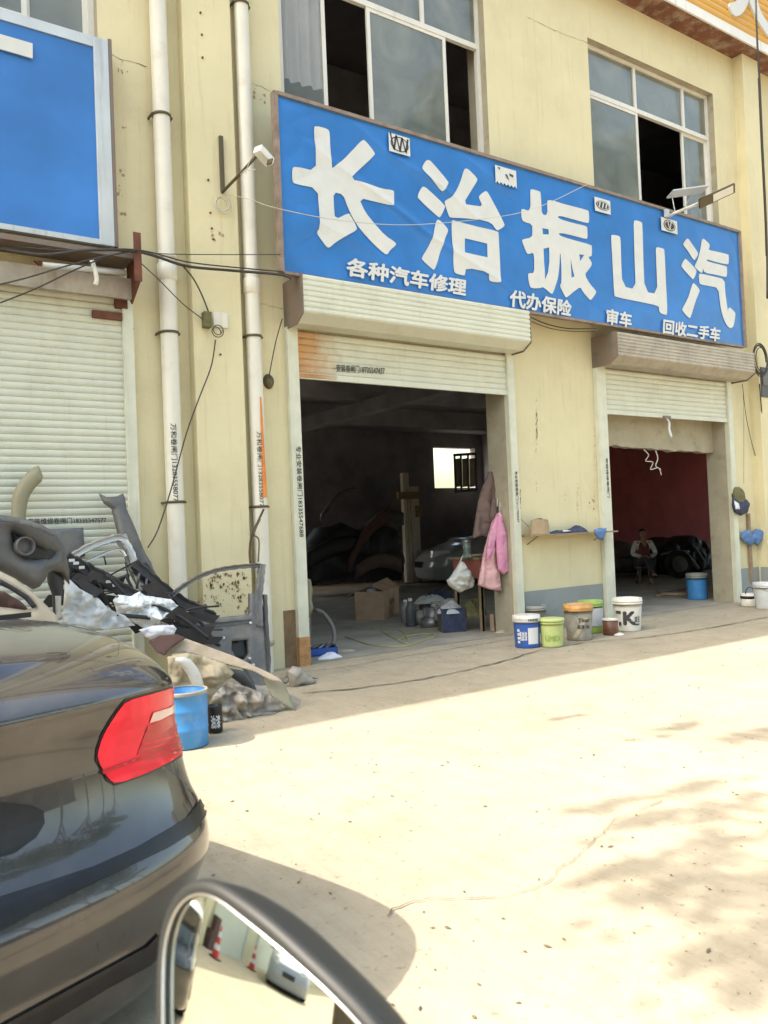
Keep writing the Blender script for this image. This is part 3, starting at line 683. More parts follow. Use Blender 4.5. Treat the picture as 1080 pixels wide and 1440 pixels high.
for nm, ox, oy, s_, polys, hol in chars:
    for_poly = [chaikin(Z1(pl, ox, oy, s_), 1) for pl in polys]
    flat_letters(for_poly, on_banner, .002, 'big_character', M['letter'], sign, [Z1(h, ox, oy, s_) for h in hol])
def small(body, bl, br, tr, tl): text(body, quadmap(*[sg(*q, .02) for q in (bl, br, tr, tl)]), 'lettering', M['letter'], sign, .035)
small('各种汽车修理', (486,387.5), (655,417), (657,393), (488,361))
small('代办保险', (716,431), (803,446), (804.5,423), (717.5,406))
small('审车', (852,456), (888,461.5), (889,440), (853,433))
small('回收二手车', (932,469), (1012,481), (1014,461.5), (933,448))
# five small brand stickers along the top edge
def disc(cx, cz, rx, rz, y, mb, n=24, t=.003):
    mb.prism([(cx+rx*math.cos(i*2*math.pi/n), y, cz+rz*math.sin(i*2*math.pi/n)) for i in range(n)], (0, t, 0))
def ringd(cx, cz, rx, rz, w_, y, mb, n=28):
    for i in range(n):
        a, b = i*2*math.pi/n, (i+1)*2*math.pi/n
        mb.face([(cx+rx*math.cos(a), y, cz+rz*math.sin(a)), (cx+rx*math.cos(b), y, cz+rz*math.sin(b)), (cx+(rx-w_)*math.cos(b), y, cz+(rz-w_)*math.sin(b)), (cx+(rx-w_)*math.cos(a), y, cz+(rz-w_)*math.sin(a))])
for k, (q, kind) in enumerate([(((547,211),(577,221),(576,195),(547,186)), 0), (((697,256),(727,264),(726,240),(697,232)), 1), (((837,296),(859,302),(858,283),(836,276)), 2), (((930,323),(953,330),(952,311),(930,305)), 3)]):
    A = [sg(*p, .024) for p in q]; x0_ = (A[0].x+A[3].x)/2; x1_ = (A[1].x+A[2].x)/2; z0_ = (A[0].z+A[1].z)/2; z1_ = (A[2].z+A[3].z)/2
    m = MB()
    if kind == 1:
        pts = [(x0_, 7.524, z1_), (x1_, 7.524, z1_)]+[(x1_+(x0_-x1_)*i/12, 7.524, z0_+(.02 if i % 2 else -.01)) for i in range(13)]
        m.prism(pts, (0,.003,0))
    else: m.box((x0_, 7.521, z0_), (x1_, 7.524, z1_))
    st = m.build('sticker', M['letter'], sign)
    cx, cz = (x0_+x1_)/2, (z0_+z1_)/2; hw, hz = (x1_-x0_)/2*.86, (z1_-z0_)/2*.82; m = MB(); yy = 7.518
    if kind == 0:
        ringd(cx, cz, hw, hz, .012, yy, m)
        for i in (-1,0,1):
            x_ = cx+i*.085
            m.face([(x_-.055, yy, cz+.10-.02*i), (x_-.035, yy, cz+.10-.02*i), (x_+.012, yy, cz-.09), (x_-.012, yy, cz-.07)])
            m.face([(x_-.012, yy, cz-.07), (x_+.012, yy, cz-.09), (x_+.05, yy, cz+.09), (x_+.025, yy, cz+.09)])
    elif kind == 1:
        m.face([(cx-.02,yy,cz+.02),(cx+.01,yy,cz+.03),(cx+.05,yy,cz-.04),(cx+.02,yy,cz-.03)]); m.face([(cx+.05,yy,cz+.05),(cx+.13,yy,cz+.04),(cx+.12,yy,cz+.01),(cx+.06,yy,cz+.02)]); m.face([(cx-.15,yy,cz+.09),(cx-.10,yy,cz+.09),(cx-.11,yy,cz+.06)])
    elif kind == 2: disc(cx, cz, hw, hz*.8, yy, m)
    else: disc(cx, cz, hw*.85, hz, yy, m)
    e_ = m.build('emblem', M['print'], st)
    if kind >= 2:
        m = MB(); yy = 7.515
        if kind == 2:
            for i in (-1, 0, 1): m.face([(cx+i*.07-.025, yy, cz-.035+.01*i), (cx+i*.07, yy, cz-.035), (cx+i*.07+.025, yy, cz+.04), (cx+i*.07+.0, yy, cz+.04)])
            ringd(cx, cz, hw*.9, hz*.7, .008, yy, m)
        else:
            ringd(cx, cz, hw*.74, hz*.86, .012, yy, m)
            m.face([(cx-.06,yy,cz+.08),(cx-.035,yy,cz+.08),(cx+.008,yy,cz-.07),(cx-.008,yy,cz-.07)]); m.face([(cx+.06,yy,cz+.08),(cx+.035,yy,cz+.08),(cx-.008,yy,cz-.07),(cx+.008,yy,cz-.07)])
        m.build('emblem_mark', M['letter'], st)
# left sign
def lg(px, py, d=0): return P(px, py, 7.72-d)
sl = thing('shop_sign', 'blue panel sign in a wide silver frame above the closed left shutter', 'shop sign', (0, 7.75, 4.3))
t0, t1, b0, b1 = lg(0,15), lg(148,55), lg(0,321), lg(164,349)
xr2 = (t1.x+b1.x)/2; xi = (lg(130,52).x+lg(140,344).x)/2; zt2 = (t0.z+t1.z)/2; zb2 = (b0.z+b1.z)/2
m = MB(); m.box((-2.6, 7.72, zb2+.05), (xi, 7.75, zt2-.10)); m.build('panel', M['blue2'], sl)
m = MB(); m.box((xi, 7.70, zb2), (xr2, 7.76, zt2), bev=.008); m.box((-2.6, 7.705, zt2-.10), (xi-.001, 7.76, zt2)); m.box((-2.6, 7.705, zb2), (xi-.001, 7.76, zb2+.05)); m.build('frame', M['alu'], sl)
m = MB(); m.box((xr2+.001, 7.70, zb2), (xr2+.035, FY, zt2+.02), bev=.004); m.box((-2.6, 7.76, zb2+.06), (xr2, 7.925, zb2+.09)); m.build('side_return', M['steel'], sl)
m = MB(); m.prism([lg(-40,36,.03),lg(46,61,.03),lg(46,82,.03),lg(-40,57,.03)], (0,.012,0)); m.build('stroke', M['letter'], sl)

# ================================================================ DRAIN PIPES
def pipe(label, x, r, yc, clampz, collarz, lower=None):
    t = thing('drain_pipe', label, 'drain pipe', (x, yc, 0))
    m = MB(); m.tube([(x, yc, collarz-.02), (x, yc, ZT)], r, 20, False); 
    m.build('upper_pipe', M['pvc'], t)
    m = MB(); m.tube([(x, yc, .0), (x, yc, collarz)], r*1.02, 20, False); m.build('lower_pipe', M['pvc'], t)
    m = MB(); m.lathe([(r*1.03, 0), (r*1.16, .01), (r*1.16, .16), (r*1.03, .17)], (x, yc, collarz-.12), 20); m.lathe([(r*1.05, 0), (r*1.2, .01), (r*1.2, .03), (r*1.05, .04)], (x, yc, collarz+.10), 20); m.build('collar', M['pvc'], t)
    for z in clampz:
        m = MB(); m.lathe([(r*1.04, 0), (r*1.14, 0), (r*1.14, .025), (r*1.04, .025)], (x, yc, z), 20); m.box((x-r*1.28, yc-.02, z), (x-r*1.1, FY, z+.02)); m.box((x+r*1.1, yc-.02, z), (x+r*1.28, FY, z+.02)); m.build('clamp', M['clamp'], t)
    return t
py1 = 7.82
x1_ = (P(222,0,py1).x+P(249,800,py1).x)/2; x2_ = (P(337,30,py1).x+P(377,880,py1).x)/2
zz = lambda x, y: P(x, y, py1).z
p1 = pipe('cream drain pipe between the left shutter and the pilaster with a stencilled number', x1_, .085, py1, [zz(226,165), zz(236,470), zz(243,708)], zz(232,378))
p2 = pipe('cream drain pipe beside the main doorway with orange paint on it', x2_, .08, py1+.02, [zz(336,6), zz(361,475), zz(373,714)], zz(355,398))
def wrap_v(body, cx, cy, r, z0, z1, w_, ang, parent, name='lettering', mt='print', bold=.012):
    def fn(s, t):
        a = ang+(t-.5)*w_/r; return Vector((cx+r*math.sin(a), cy-r*math.cos(a), z1+(z0-z1)*s))
    return text(body, fn, name, M[mt], parent, bold)
wrap_v('万和卷闸门13283558077', x1_, py1, .0885, zz(247,706), zz(241,597), .06, -.25, p1)
wrap_v('万和卷闸门13283558077', x2_, py1+.02, .0835, zz(372,713), zz(368,608), .055, -.2, p2)
m = MB()
m.grid(lambda u, v: Vector((x2_+.0850*math.sin(.15+(u-.3)*.9*(1-v*.75)), py1+.02-.0850*math.cos(.15+(u-.3)*.9*(1-v*.75)), zz(371,700)+v*(zz(368,560)-zz(371,700)))), 6, 10); m.build('orange_stain', M['orangestreak'], p2)
m = MB(); m.lathe([(.082,0),(.10,.01),(.10,.05),(.082,.06)], (x2_, py1+.02, .28), 18); m.build('cement_collar', M['jamb'], p2)

# ================================================================ CABLES AND FITTINGS ON THE WALL
def cable(name, label, pts, r, mt, cat='cable', n=8):
    q = smooth_path(Pp(pts), n); o = MB().tube(q, r, 6).build(name, M[mt]); return tag(o, label, cat)
cable('cable', 'thickest black cable sagging from the rusty bracket to the main sign', [(0,350,7.6),(60,358,7.5),(120,352,7.45),(180,352,7.42),(215,359,7.55),(262,374,7.6),(320,380,7.65),(392,386,7.5),(410,392,7.45)], .014, 'cable')
cable('cable', 'thin black cable running just above the thick one to the main sign', [(0,345,7.62),(90,352,7.5),(190,351,7.4),(262,368,7.55),(330,376,7.62),(398,382,7.5)], .007, 'cable')
cable('cable', 'thin black cable strung dead straight across both drain pipes', [(150,352,7.45),(235,357,7.6),(300,358,7.66),(395,358,7.5)], .0045, 'cable')
cable('cable', 'slack black cable dipping from the bracket down across the left shutter', [(0,400,7.6),(40,390,7.5),(90,375,7.45),(140,362,7.42),(190,353,7.42)], .007, 'cable')
cable('cable', 'lowest black cable sloping across the left shutter top to the frame edge', [(0,426,7.6),(50,406,7.55),(100,382,7.5),(150,361,7.45),(185,353,7.42)], .007, 'cable')
cable('cable', 'black cable dropping from the bundle to the junction box', [(258,375,7.6),(272,392,7.68),(284,415,7.74),(293,438,7.76)], .008, 'cable')
cable('cable', 'thin black wire slanting from the rusty bracket to the junction box', [(196,368,7.5),(225,395,7.6),(258,428,7.7),(287,450,7.76)], .005, 'cable')
cable('cable', 'long black wire hanging from the junction box to the scrap heap', [(303,478,7.75),(297,515,7.7),(280,560,7.6),(262,610,7.55),(240,690,7.5),(222,745,7.4),(208,770,7.3)], .007, 'cable')
cable('cable', 'black wire from the shutter box down to the dark socket hole', [(397,448,7.6),(388,480,7.7),(380,520,7.8),(378,532,7.86)], .006, 'cable')
cable('cable', 'pale wire sagging in front of the big characters', [(312,272,7.78),(350,280,7.7),(390,293,7.4),(480,310,7.35),(580,316,7.35),(700,305,7.35),(760,290,7.36),(820,262,7.42),(828,258,7.5)], .004, 'cable2')
cable('cable', 'black cable under the sign between the two shutter boxes', [(746,446,7.5),(770,456,7.6),(800,462,7.64),(838,462,7.5)], .008, 'cable')
cable('cable', 'second black cable under the sign sagging between the two shutter boxes', [(746,452,7.6),(775,462,7.7),(805,466,7.7),(838,466,7.55)], .005, 'cable')
cable('cable', 'heavy black cable hanging down the right pilaster past the orange fascia', [(1062,-20,7.3),(1065,60,7.28),(1068,110,7.3),(1072,200,7.35),(1078,330,7.4),(1079,420,7.45)], .018, 'cable')
cable('cable', 'thin black cable beside the heavy one on the right pilaster', [(1066,110,7.4),(1070,200,7.42),(1075,300,7.5),(1077,360,7.55)], .007, 'cable')
cable('cable', 'black wire looping down the wall right of the second doorway', [(1044,540,7.8),(1050,590,7.86),(1062,640,7.88),(1072,660,7.88),(1076,700,7.88),(1066,712,7.88)], .006, 'cable')
cable('cable', 'thin upright wire on the wall beside the hanging black cap', [(1045,545,7.86),(1046,600,7.9),(1046,680,7.9)], .003, 'cable')
cable('cable', 'thick black wire running down the far right edge to the floor bucket', [(1068,540,7.6),(1072,600,7.8),(1070,660,7.86),(1068,720,7.88)], .010, 'cable')
def coil(cx, cy, Y, r, n, rad, name, label, mt='cable', tilt=0.0, sq=1.0):
    c = P(cx, cy, Y); pts = []
    for i in range(n*24+1):
        a = i*2*math.pi/24; rr = r*(1+.12*math.sin(a*.37)+.1*math.sin(a*.13)); pts.append(c+Vector((rr*math.cos(a)+.02*math.sin(a*.21), -.002*i/6, sq*rr*math.sin(a)+.03*math.sin(a*.11))))
    return tag(MB().tube(pts, rad, 5).build(name, M[mt]), label, 'cable coil')
coil(312, 291, 7.76, .075, 3, .005, 'cable_coil', 'small pale coil of wire hung under the camera bracket', 'cable2')
coil(304, 468, 7.70, .05, 2, .005, 'cable_coil', 'small loop of black wire under the junction box on the pilaster')
coil(1068, 508, 7.6, .19, 5, .008, 'cable_coil', 'messy coil of black cable hung right of the brown shutter box', sq=1.25)
jb = thing('junction_box', 'small dark junction box with a white socket on the pilaster', 'junction box', P(295,448,7.78))
m = MB(); a = P(288,452,7.70); m.box((a.x, 7.70, a.z-.05), (a.x+.08, 7.79, a.z+.11), bev=.008); m.build('dark_box', M['oldgreen'], jb)
m = MB(); a = P(300,450,7.77); m.box((a.x, 7.765, a.z-.07), (a.x+.16, 7.79, a.z+.09), bev=.006); m.build('white_cover', M['pvc'], jb)
sh = thing('wall_socket_hole', 'dark round socket hole low beside the second drain pipe', 'socket hole', P(379,536,7.92))
m = MB(); a = P(379,536,7.9); m.lathe([(.0,-.02),(.045,-.02),(.055,.0),(.065,.03)], a, 16, axis=Vector((0,1,0)), sq=1.3); m.build('recess', M['clamp'], sh)
m = MB(); m.box((a.x-.03,7.88,a.z-.03),(a.x+.02,7.91,a.z+.02)); m.build('plug', M['oldgreen'], sh)
mt_ = thing('meter_box', 'black meter box at the right edge beneath the cable coil', 'meter box', P(1074,530,7.75))
a = P(1072,558,7.72); m = MB(); m.box((a.x, 7.72, a.z), (a.x+.34, FY-.003, a.z+.52), bev=.01); m.build('case', M['meter'], mt_)
m = MB(); m.box((a.x+.03, 7.705, a.z+.2), (a.x+.3, 7.719, a.z+.46), bev=.004); m.build('cover', M['darkgrey'], mt_)
# bolt remains and old patches on the wall
hk = thing('wall_bolts', 'row of old bolt stubs high on the left pilaster', 'wall bolts', P(282,50,7.79))
for q in ((281,19),(283,50),(284,82),(292,254),(295,300),(297,322),(299,337),(309,499),(186,463),(352,418)):
    m = MB(); a = P(*q, 7.80 if 250 < q[0] < 315 else FY); m.tube([a+Vector((0,.01,0)), a+Vector((0,-.025,0))], .011, 6); m.build('bolt', M['rust'], hk)
# security camera on a bracket
cm = thing('security_camera', 'white security camera on a dark folding bracket left of the sign', 'security camera', P(312,250,7.79))
m = MB(); a = P(310,192,7.78); b = P(314,270,7.78); m.box((a.x-.02, 7.755, b.z), (a.x+.02, 7.792, a.z), bev=.003); m.build('wall_bar', M['clamp'], cm)
m = MB(); m.tube(Pp([(312,271,7.76),(340,242,7.45),(370,209,7.15)]), .016, 6); m.build('arm', M['clamp'], cm)
m = MB(); c0 = P(371,219,7.2); m.box(c0-Vector((.05,.10,.04)), c0+Vector((.05,.10,.04)), rz=R(-68), bev=.008, tilt=(R(-22),'X')); cbody = m.build('camera_body', M['trimwhite'], cm)
m = MB(); c1 = P(379.5,227.5,7.13); m.box(c1-Vector((.032,.008,.032)), c1+Vector((.032,.008,.032)), rz=R(-68), bev=.003, tilt=(R(-22),'X')); m.build('lens_window', M['clamp'], cbody)
m = MB(); m.tube(smooth_path(Pp([(345,245,7.3),(349,232,7.25),(356,218,7.2),(366,214,7.2)])), .004, 5); m.tube(smooth_path(Pp([(338,246,7.3),(346,238,7.28),(352,240,7.25),(360,238,7.22)])), .004, 5); m.build('lead', M['cable2'], cm)
# solar street light on the sign top
lp = thing('solar_street_lamp', 'solar street lamp with a small panel standing on the sign top at the right', 'street lamp', P(940,305,7.5))
m = MB(); m.tube(Pp([(938,306,7.52),(948,300,7.4),(990,283,7.05),(1004,277,6.95)]), .024, 8); m.box(P(938,300,7.5)-Vector((.05,.01,.06)), P(938,300,7.5)+Vector((.05,.02,.06))); m.build('arm', M['alu'], lp)
H0 = P(983,287,7.05); H1 = P(1033,264,6.75)
ax = (H1-H0).normalized(); sd_ = ax.cross(Vector((0,0,1))).normalized(); up_ = sd_.cross(ax).normalized(); un = -((CAM-H0).normalized()*.8+Vector((0,0,-.55))); un = (un-ax*un.dot(ax)).normalized(); tl = ax.cross(un).normalized()
def obox(c, ax_, sd__, up__, l, w_, h, mb, bev=.006):
    V = [mb.b.verts.new(c+ax_*(l*i)+sd__*(w_*j)+up__*(h*k)) for i in (0,1) for j in (-.5,.5) for k in (-.5,.5)]
    fs = []
    for q in ((0,1,3,2),(4,6,7,5),(0,4,5,1),(2,3,7,6),(0,2,6,4),(1,5,7,3)): fs.append(mb.b.faces.new([V[i] for i in q]))
    if bev: bmesh.ops.bevel(mb.b, geom=list({e for f in fs for e in f.edges}), offset=bev, segments=2, affect='EDGES')
m = MB(); obox(H0, ax, tl, un, (H1-H0).length, .15, .035, m); hd = m.build('lamp_head', M['clamp'], lp)
m = MB(); obox(H0+ax*(.38*(H1-H0).length)-un*.019, ax, tl, un, .56*(H1-H0).length, .115, .008, m, .002)
lw = m.build('lamp_lens', M['white'], hd)
m = MB(); q0 = P(942,273,7.2); q1 = P(992,266,6.95); ax2 = (q1-q0).normalized(); s2_ = ax2.cross(Vector((0,0,1))).normalized(); u2_ = s2_.cross(ax2)
t2_ = (s2_*.85+u2_*.1).normalized(); n2_ = t2_.cross(ax2).normalized(); obox(q0, ax2, t2_, n2_, (q1-q0).length, .22, .02, m, .003); m.build('solar_panel', M['alu'], lp)
m = MB(); m.tube(Pp([(945,275,7.2),(949,297,7.2),(962,294,7.15),(972,274,7.1)]), .008, 6); m.tube(Pp([(962,294,7.15),(985,288,7.05)]), .008, 6); m.build('panel_bracket', M['alu'], lp)

# ================================================================ SCRAP HEAP IN FRONT OF THE LEFT SHUTTER
def piece(name, label, cat, poly, Y, group=None, **k):
    k['mt'] = M[k['mt']]; o = relief(poly, Y, name=name, **k); return tag(o, label, cat, group)
def sect(pts, w_, h, mt, name, parent=None, twist=0):
    """open channel-like bar swept along a path"""
    q = smooth_path(Pp(pts), 8); mb = MB(); rings = []
    for i, p in enumerate(q):
        t = (q[min(i+1, len(q)-1)]-q[max(i-1, 0)]).normalized(); a = t.cross(Vector((0,1,0))).normalized(); b = Vector((0,1,0))
        ww = w_*(1+.12*math.sin(i*1.7)); rings.append([p+a*ww, p+a*ww*.7-b*h, p+a*ww*.2-b*h*.75, p-a*ww*.2-b*h*.75, p-a*ww*.7-b*h, p-a*ww, p-a*ww*.5+b*h*.4, p+a*ww*.5+b*h*.4])
    V = [[mb.b.verts.new(x) for x in r] for r in rings]
    for i in range(len(V)-1):
        for k in range(8): mb.b.faces.new((V[i][k], V[i+1][k], V[i+1][(k+1)%8], V[i][(k+1)%8]))
    mb.b.faces.new(V[0]); mb.b.faces.new(V[-1][::-1])
    return mb.build(name, M[mt], parent)
# dark bumper cover
bp = thing('bumper_cover', 'big dark grey front bumper cover with a round fog-lamp opening lying on the heap', 'bumper', (.9, 6.5, .4))
out = [(-60,715),(0,724),(32,729),(60,738),(80,752),(92,775),(97,800),(98,822),(92,815),(85,806),(76,803),(68,805),(64,815),(56,825),(47,829),(35,822),(18,812),(0,803),(-60,800)]
relief(out, lambda x, y: 6.45+max(0, (x-60))*.006, thick=.03, bulge=.09, wid=17, step=2.5, holes=[[(16,749),(30,757),(50,770),(74,778),(66,784),(50,787),(32,784),(20,770)]], name='shell', mt=M['darkgrey'], parent=bp)
relief([(12,745),(78,777),(66,790),(30,790)], 6.44, thick=.02, step=8, name='lamp_recess', mt=M['blackplastic'], parent=bp)
m = MB(); c0 = P(36,768,6.36); m.lathe([(.050,.03),(.058,-.01),(.068,-.015),(.072,.0),(.072,.04)], c0, 24, axis=Vector((.25,-1,.1))*-1); m.lathe([(0,.02),(.05,.03)], c0, 20, axis=Vector((.25,-1,.1))*-1); m.build('lamp_ring', M['darkgrey'], bp)
relief([(-60,716),(0,725),(32,730),(60,739),(80,753),(74,754),(56,745),(30,738),(0,733),(-60,726)], 6.30, thick=.01, step=5, name='upper_lip', mt=M['midgrey'], parent=bp)
relief([(66,800),(78,800),(90,812),(88,842),(82,868),(76,868),(74,836),(68,820)], 6.62, thick=.03, bulge=.03, step=5, name='side_bracket', mt=M['blackplastic'], parent=bp)
relief([(78,838),(86,838),(86,872),(79,872)], 6.55, thick=.01, step=5, name='metal_tab', mt=M['silver'], parent=bp)
piece('panel_trim', 'beige plastic bumper shell with a long slot at the far left of the heap', 'body panel', [(-50,790),(0,803),(22,814),(52,838),(82,868),(84,900),(-50,900)], 6.15, mt='beige', thick=.02, bulge=.05, wid=15, step=4, holes=[[(-30,815),(2,824),(26,834),(42,846),(45,855),(36,858),(14,855),(-30,850)]])
piece('trim_strip', 'black clip strip with white clips along the beige shell', 'trim strip', [(0,814),(14,822),(40,838),(52,852),(46,856),(34,842),(12,828),(0,822)], 6.10, mt='blackplastic', thick=.015, step=4)
piece('crumpled_bag', 'crumpled brown plastic bag showing through the slot of the beige shell', 'bag', [(-30,826),(6,832),(30,846),(42,860),(10,870),(-30,866)], 6.3, mt='brown', thick=.02, bulge=.04, step=4, rum=.02)
piece('wheel_arch_liner', 'curved khaki wheel arch strip leaning against the left shutter', 'arch liner', [(16,745),(16,704),(20,688),(34,668),(53,653),(57,660),(62,674),(50,685),(41,698),(37,715),(36,745)], 7.72, mt='khaki', thick=.02, bulge=.05, wid=10, step=4, rnd_k=1)
piece('metal_sheet', 'flat grey sheet leaning on the shutter under the stencilled number', 'sheet', [(66,745),(117,742),(120,782),(72,800)], 7.76, mt='midgrey', thick=.008, step=12)
piece('pillar_trim', 'tall dark pillar panel leaning up to the right against the shutter', 'pillar panel', [(140,694),(150,699),(165,698),(173,694),(176,700),(178,715),(190,742),(199,765),(204,777),(212,790),(216,800),(224,815),(246,838),(262,852),(240,856),(214,850),(196,830),(184,808),(176,785),(166,750),(158,716),(147,708)], lambda x, y: 7.72-(y-694)*.0022, mt='darkgrey', thick=.03, bulge=.05, wid=9, step=4)
fr = thing('silver_door_frame', 'bent silver window frame piece between the grey sheet and the pillar panel', 'door frame', (1.9, 7.4, .3))
sect([(88,792,7.4),(120,772,7.42),(150,760,7.45),(170,757,7.45),(182,772,7.4),(192,800,7.35),(205,850,7.3)], .035, .03, 'silver', 'upper_tube', fr)
sect([(96,800,7.38),(130,785,7.4),(165,772,7.42),(176,782,7.38)], .016, .02, 'silver', 'lower_tube', fr)
relief([(160,757),(178,750),(192,790),(199,810),(186,806),(172,775)], 7.46, thick=.02, bulge=.02, wid=8, step=5, name='corner_plate', mt=M['silver'], parent=fr)
cb = thing('bumper_beam', 'black slotted bumper beam with bright clips running down behind the film', 'beam', (1.6, 7.0, .3))
sect([(92,785,7.1),(120,800,7.08),(160,822,7.05),(192,842,7.0)], .06, .04, 'blackplastic', 'beam', cb)
for q in ((101,788),(107,792),(115,798),(131,806),(153,818),(162,823)):
    m = MB(); c0 = P(*q, 7.0); m.box(c0-Vector((.022,.008,.012)), c0+Vector((.022,.008,.012)), bev=.003); m.build('clip', M['letter'], cb)
piece('black_lamp_housing', 'black plastic housing standing behind the slotted beam', 'housing', [(96,800),(112,800),(134,815),(134,850),(120,850),(98,826)], 7.25, mt='blackplastic', thick=.05, bulge=.05, step=5, rum=.01)
wr = thing('wire_rack', 'thin black crossed stays in front of the closed shutter', 'wire rack', (2.1, 7.3, .3))
for a_, b_ in (((134,820,7.3),(190,790,7.3)), ((150,805,7.32),(196,836,7.32)), ((134,812,7.3),(136,850,7.3)), ((176,790,7.3),(186,840,7.3)), ((146,782,7.3),(149,794,7.3))):
    m = MB(); m.tube(Pp([a_, b_]), .008, 5); m.build('rod', M['blackplastic'], wr)
# wiper cowl / slatted black strut
ct = thing('cowl_panel', 'long black ribbed cowl panel slanting down behind the car door window', 'cowl panel', (2.6, 7.2, .3))
sect([(188,792,7.25),(215,815,7.22),(250,842,7.2),(300,868,7.15)], .05, .04, 'blackplastic', 'spine', ct)
for k in range(9):
    u_ = k/8; a_ = (196+u_*86, 806+u_*62, 7.18); m = MB(); m.tube(Pp([a_, (a_[0]-4, a_[1]+22-u_*8, 7.2)]), .012, 5); m.build('rib', M['darkgrey'], ct)
sect([(200,830,7.24),(240,862,7.2),(285,880,7.15)], .025, .03, 'blackplastic', 'lower_edge', ct)
relief([(186,800),(206,790),(222,814),(245,836),(238,856),(206,842)], 7.32, thick=.02, bulge=.03, step=5, rum=.015, name='shell', mt=M['blackplastic'], parent=ct)
# the car door
dr = thing('car_door', 'stripped dark grey car door with an open window frame leaning on the pilaster', 'car door', (3.0, 7.0, 0))
DY = lambda x, y: 7.05+(930-y)*.0012
def dsect(pts, w_, h, mt, name): return sect([(x, y, DY(x,y)) for x, y in pts], w_, h, mt, name, dr)
dsect([(238,840),(258,824),(280,811),(305,802),(335,797),(366,795)], .022, .03, 'darkgrey', 'window_frame')
dsect([(368,793),(366,815),(363,845),(364,880)], .04, .035, 'midgrey', 'lock_pillar')
relief([(244,886),(250,876),(300,870),(352,864),(352,835),(368,834),(372,880),(376,930),(380,962),(376,978),(366,982),(358,972),(350,950),(340,936),(310,926),(270,915),(246,905)], DY, thick=.05, bulge=.012, wid=3, step=3, crease=.003, holes=[[(326,902),(348,900),(350,920),(344,928),(332,924),(326,914)]], name='inner_panel', mt=M['midgrey'], parent=dr)
relief([(322,898),(352,896),(354,930),(324,930)], lambda x,y: DY(x,y)+.045, thick=.01, step=8, name='speaker_recess', mt=M['black'], parent=dr)
dsect([(246,888),(300,879),(352,873)], .025, .025, 'darkgrey', 'waist_rail')
dsect([(372,836),(374,880),(377,930),(374,968)], .022, .03, 'darkgrey', 'rear_flange')
for q in ((302,899),(315,897),(353,876),(352,926),(357,935),(290,905)):
    m = MB(); c0 = P(q[0], q[1], DY(*q)-.045); m.lathe([(0,0),(.012,0),(.012,.02)], c0, 10, axis=Vector((0,1,0))); m.build('clip', M['letter'] if q[0] != 302 else M['black'], dr)
m = MB(); m.tube([P(x, y, DY(x,y)-.05) for x, y in ((300,918),(320,934),(345,940),(352,930))], .008, 6); m.build('cable_stay', M['blackplastic'], dr)
st_ = thing('ribbon', 'dark torn strap hanging on the drain pipe above the car door', 'strap', P(365,760,7.7)); 
m = MB(); m.tube(smooth_path(Pp([(371,716,7.72),(362,735,7.7),(354,752,7.68),(351,775,7.66),(352,792,7.62)])), .012, 5); m.build('strap', M['brown'], st_)
m = MB(); m.tube(smooth_path(Pp([(366,730,7.7),(359,745,7.68),(357,752,7.68),(364,760,7.67),(363,790,7.64)])), .009, 5); m.build('strap', M['oldgreen'], st_)
# mouldy stains on the pilaster behind the door window
m = MB(); rr_ = random.Random(3)
for k in range(900):
    x = rr_.uniform(262, 352); y = rr_.uniform(806, 862)
    if y < 868-(x-238)*.62 and x < 290: continue
    wgt = 1 if (x > 328 and x < 338) or (x > 295 and x < 302) or y < 815 else .35
    if rr_.random() > wgt or noise.noise(Vector((x*.11, y*.11, 2))) < .02: continue
    c0 = P(x, y, 7.782); r0 = rr_.choice((.003,.004,.005,.007,.011))
    m.face([c0+Vector((r0*(1+rr_.uniform(-.5,.5))*math.cos(a_), 0, r0*1.6*(1+rr_.uniform(-.5,.5))*math.sin(a_))) for a_ in [i*math.pi/4 for i in range(8)]])
ms_ = m.build('mould_stain', M['stain'], bld); ms_['kind'] = 'stuff'
# films, cloth, mats
piece('plastic_film', 'translucent milky film draped between the bumper and the white bag', 'plastic film', [(92,812),(100,816),(112,828),(140,842),(152,856),(176,866),(190,880),(150,886),(88,876),(90,840)], lambda x,y: 6.75, mt='bag2', thick=.004, bulge=.01, step=2.5, rum=.015, crease=.05)
piece('plastic_bag', 'crumpled white plastic bag on top of the heap beside the car door', 'plastic bag', [(160,845),(168,836),(186,838),(197,832),(206,838),(222,840),(240,843),(251,852),(248,862),(241,882),(226,890),(204,884),(182,872),(166,862)], 6.85, mt='bag', thick=.02, bulge=.07, wid=22, step=2, rum=.025, rs=11, crease=.07, smooth=False)
piece('white_cloth', 'folded white cloth lying just below the white plastic bag', 'cloth', [(196,886),(216,880),(244,879),(249,884),(246,892),(230,895),(214,900),(206,896)], 6.65, mt='cloth_w', thick=.02, bulge=.02, step=2, rum=.01, crease=.03)
piece('felt_mat', 'dark brown felt mat folded over the tan board', 'mat', [(210,902),(226,894),(250,892),(262,897),(252,904),(240,912),(232,922),(222,918)], lambda x,y: 6.35+(900-y)*.004, mt='brown', thick=.02, bulge=.01, step=3, rum=.01, crease=.015)
bd = thing('headliner_board', 'large bent tan headliner board spread over the heap with one corner on the ground', 'headliner board', (2.6, 6.3, 0))
relief([(228,922),(238,907),(262,898),(300,912),(330,923),(357,936),(391,952),(398,960),(380,956),(357,944),(330,937),(305,930),(280,922),(258,917),(240,920)], lambda x, y: 6.45-(x-222)*.0014-(y-900)*.0030, thick=.010, bulge=.004, wid=6, step=2.5, rum=.004, crease=.006, name='board', mt=M['board'], parent=bd)
relief([(366,942),(393,953),(400,962),(418,1001),(400,992),(384,981),(374,962)], lambda x, y: 6.19-(x-370)*.0012-(y-942)*.003, thick=.01, step=5, name='bent_corner', mt=M['khaki'], parent=bd)
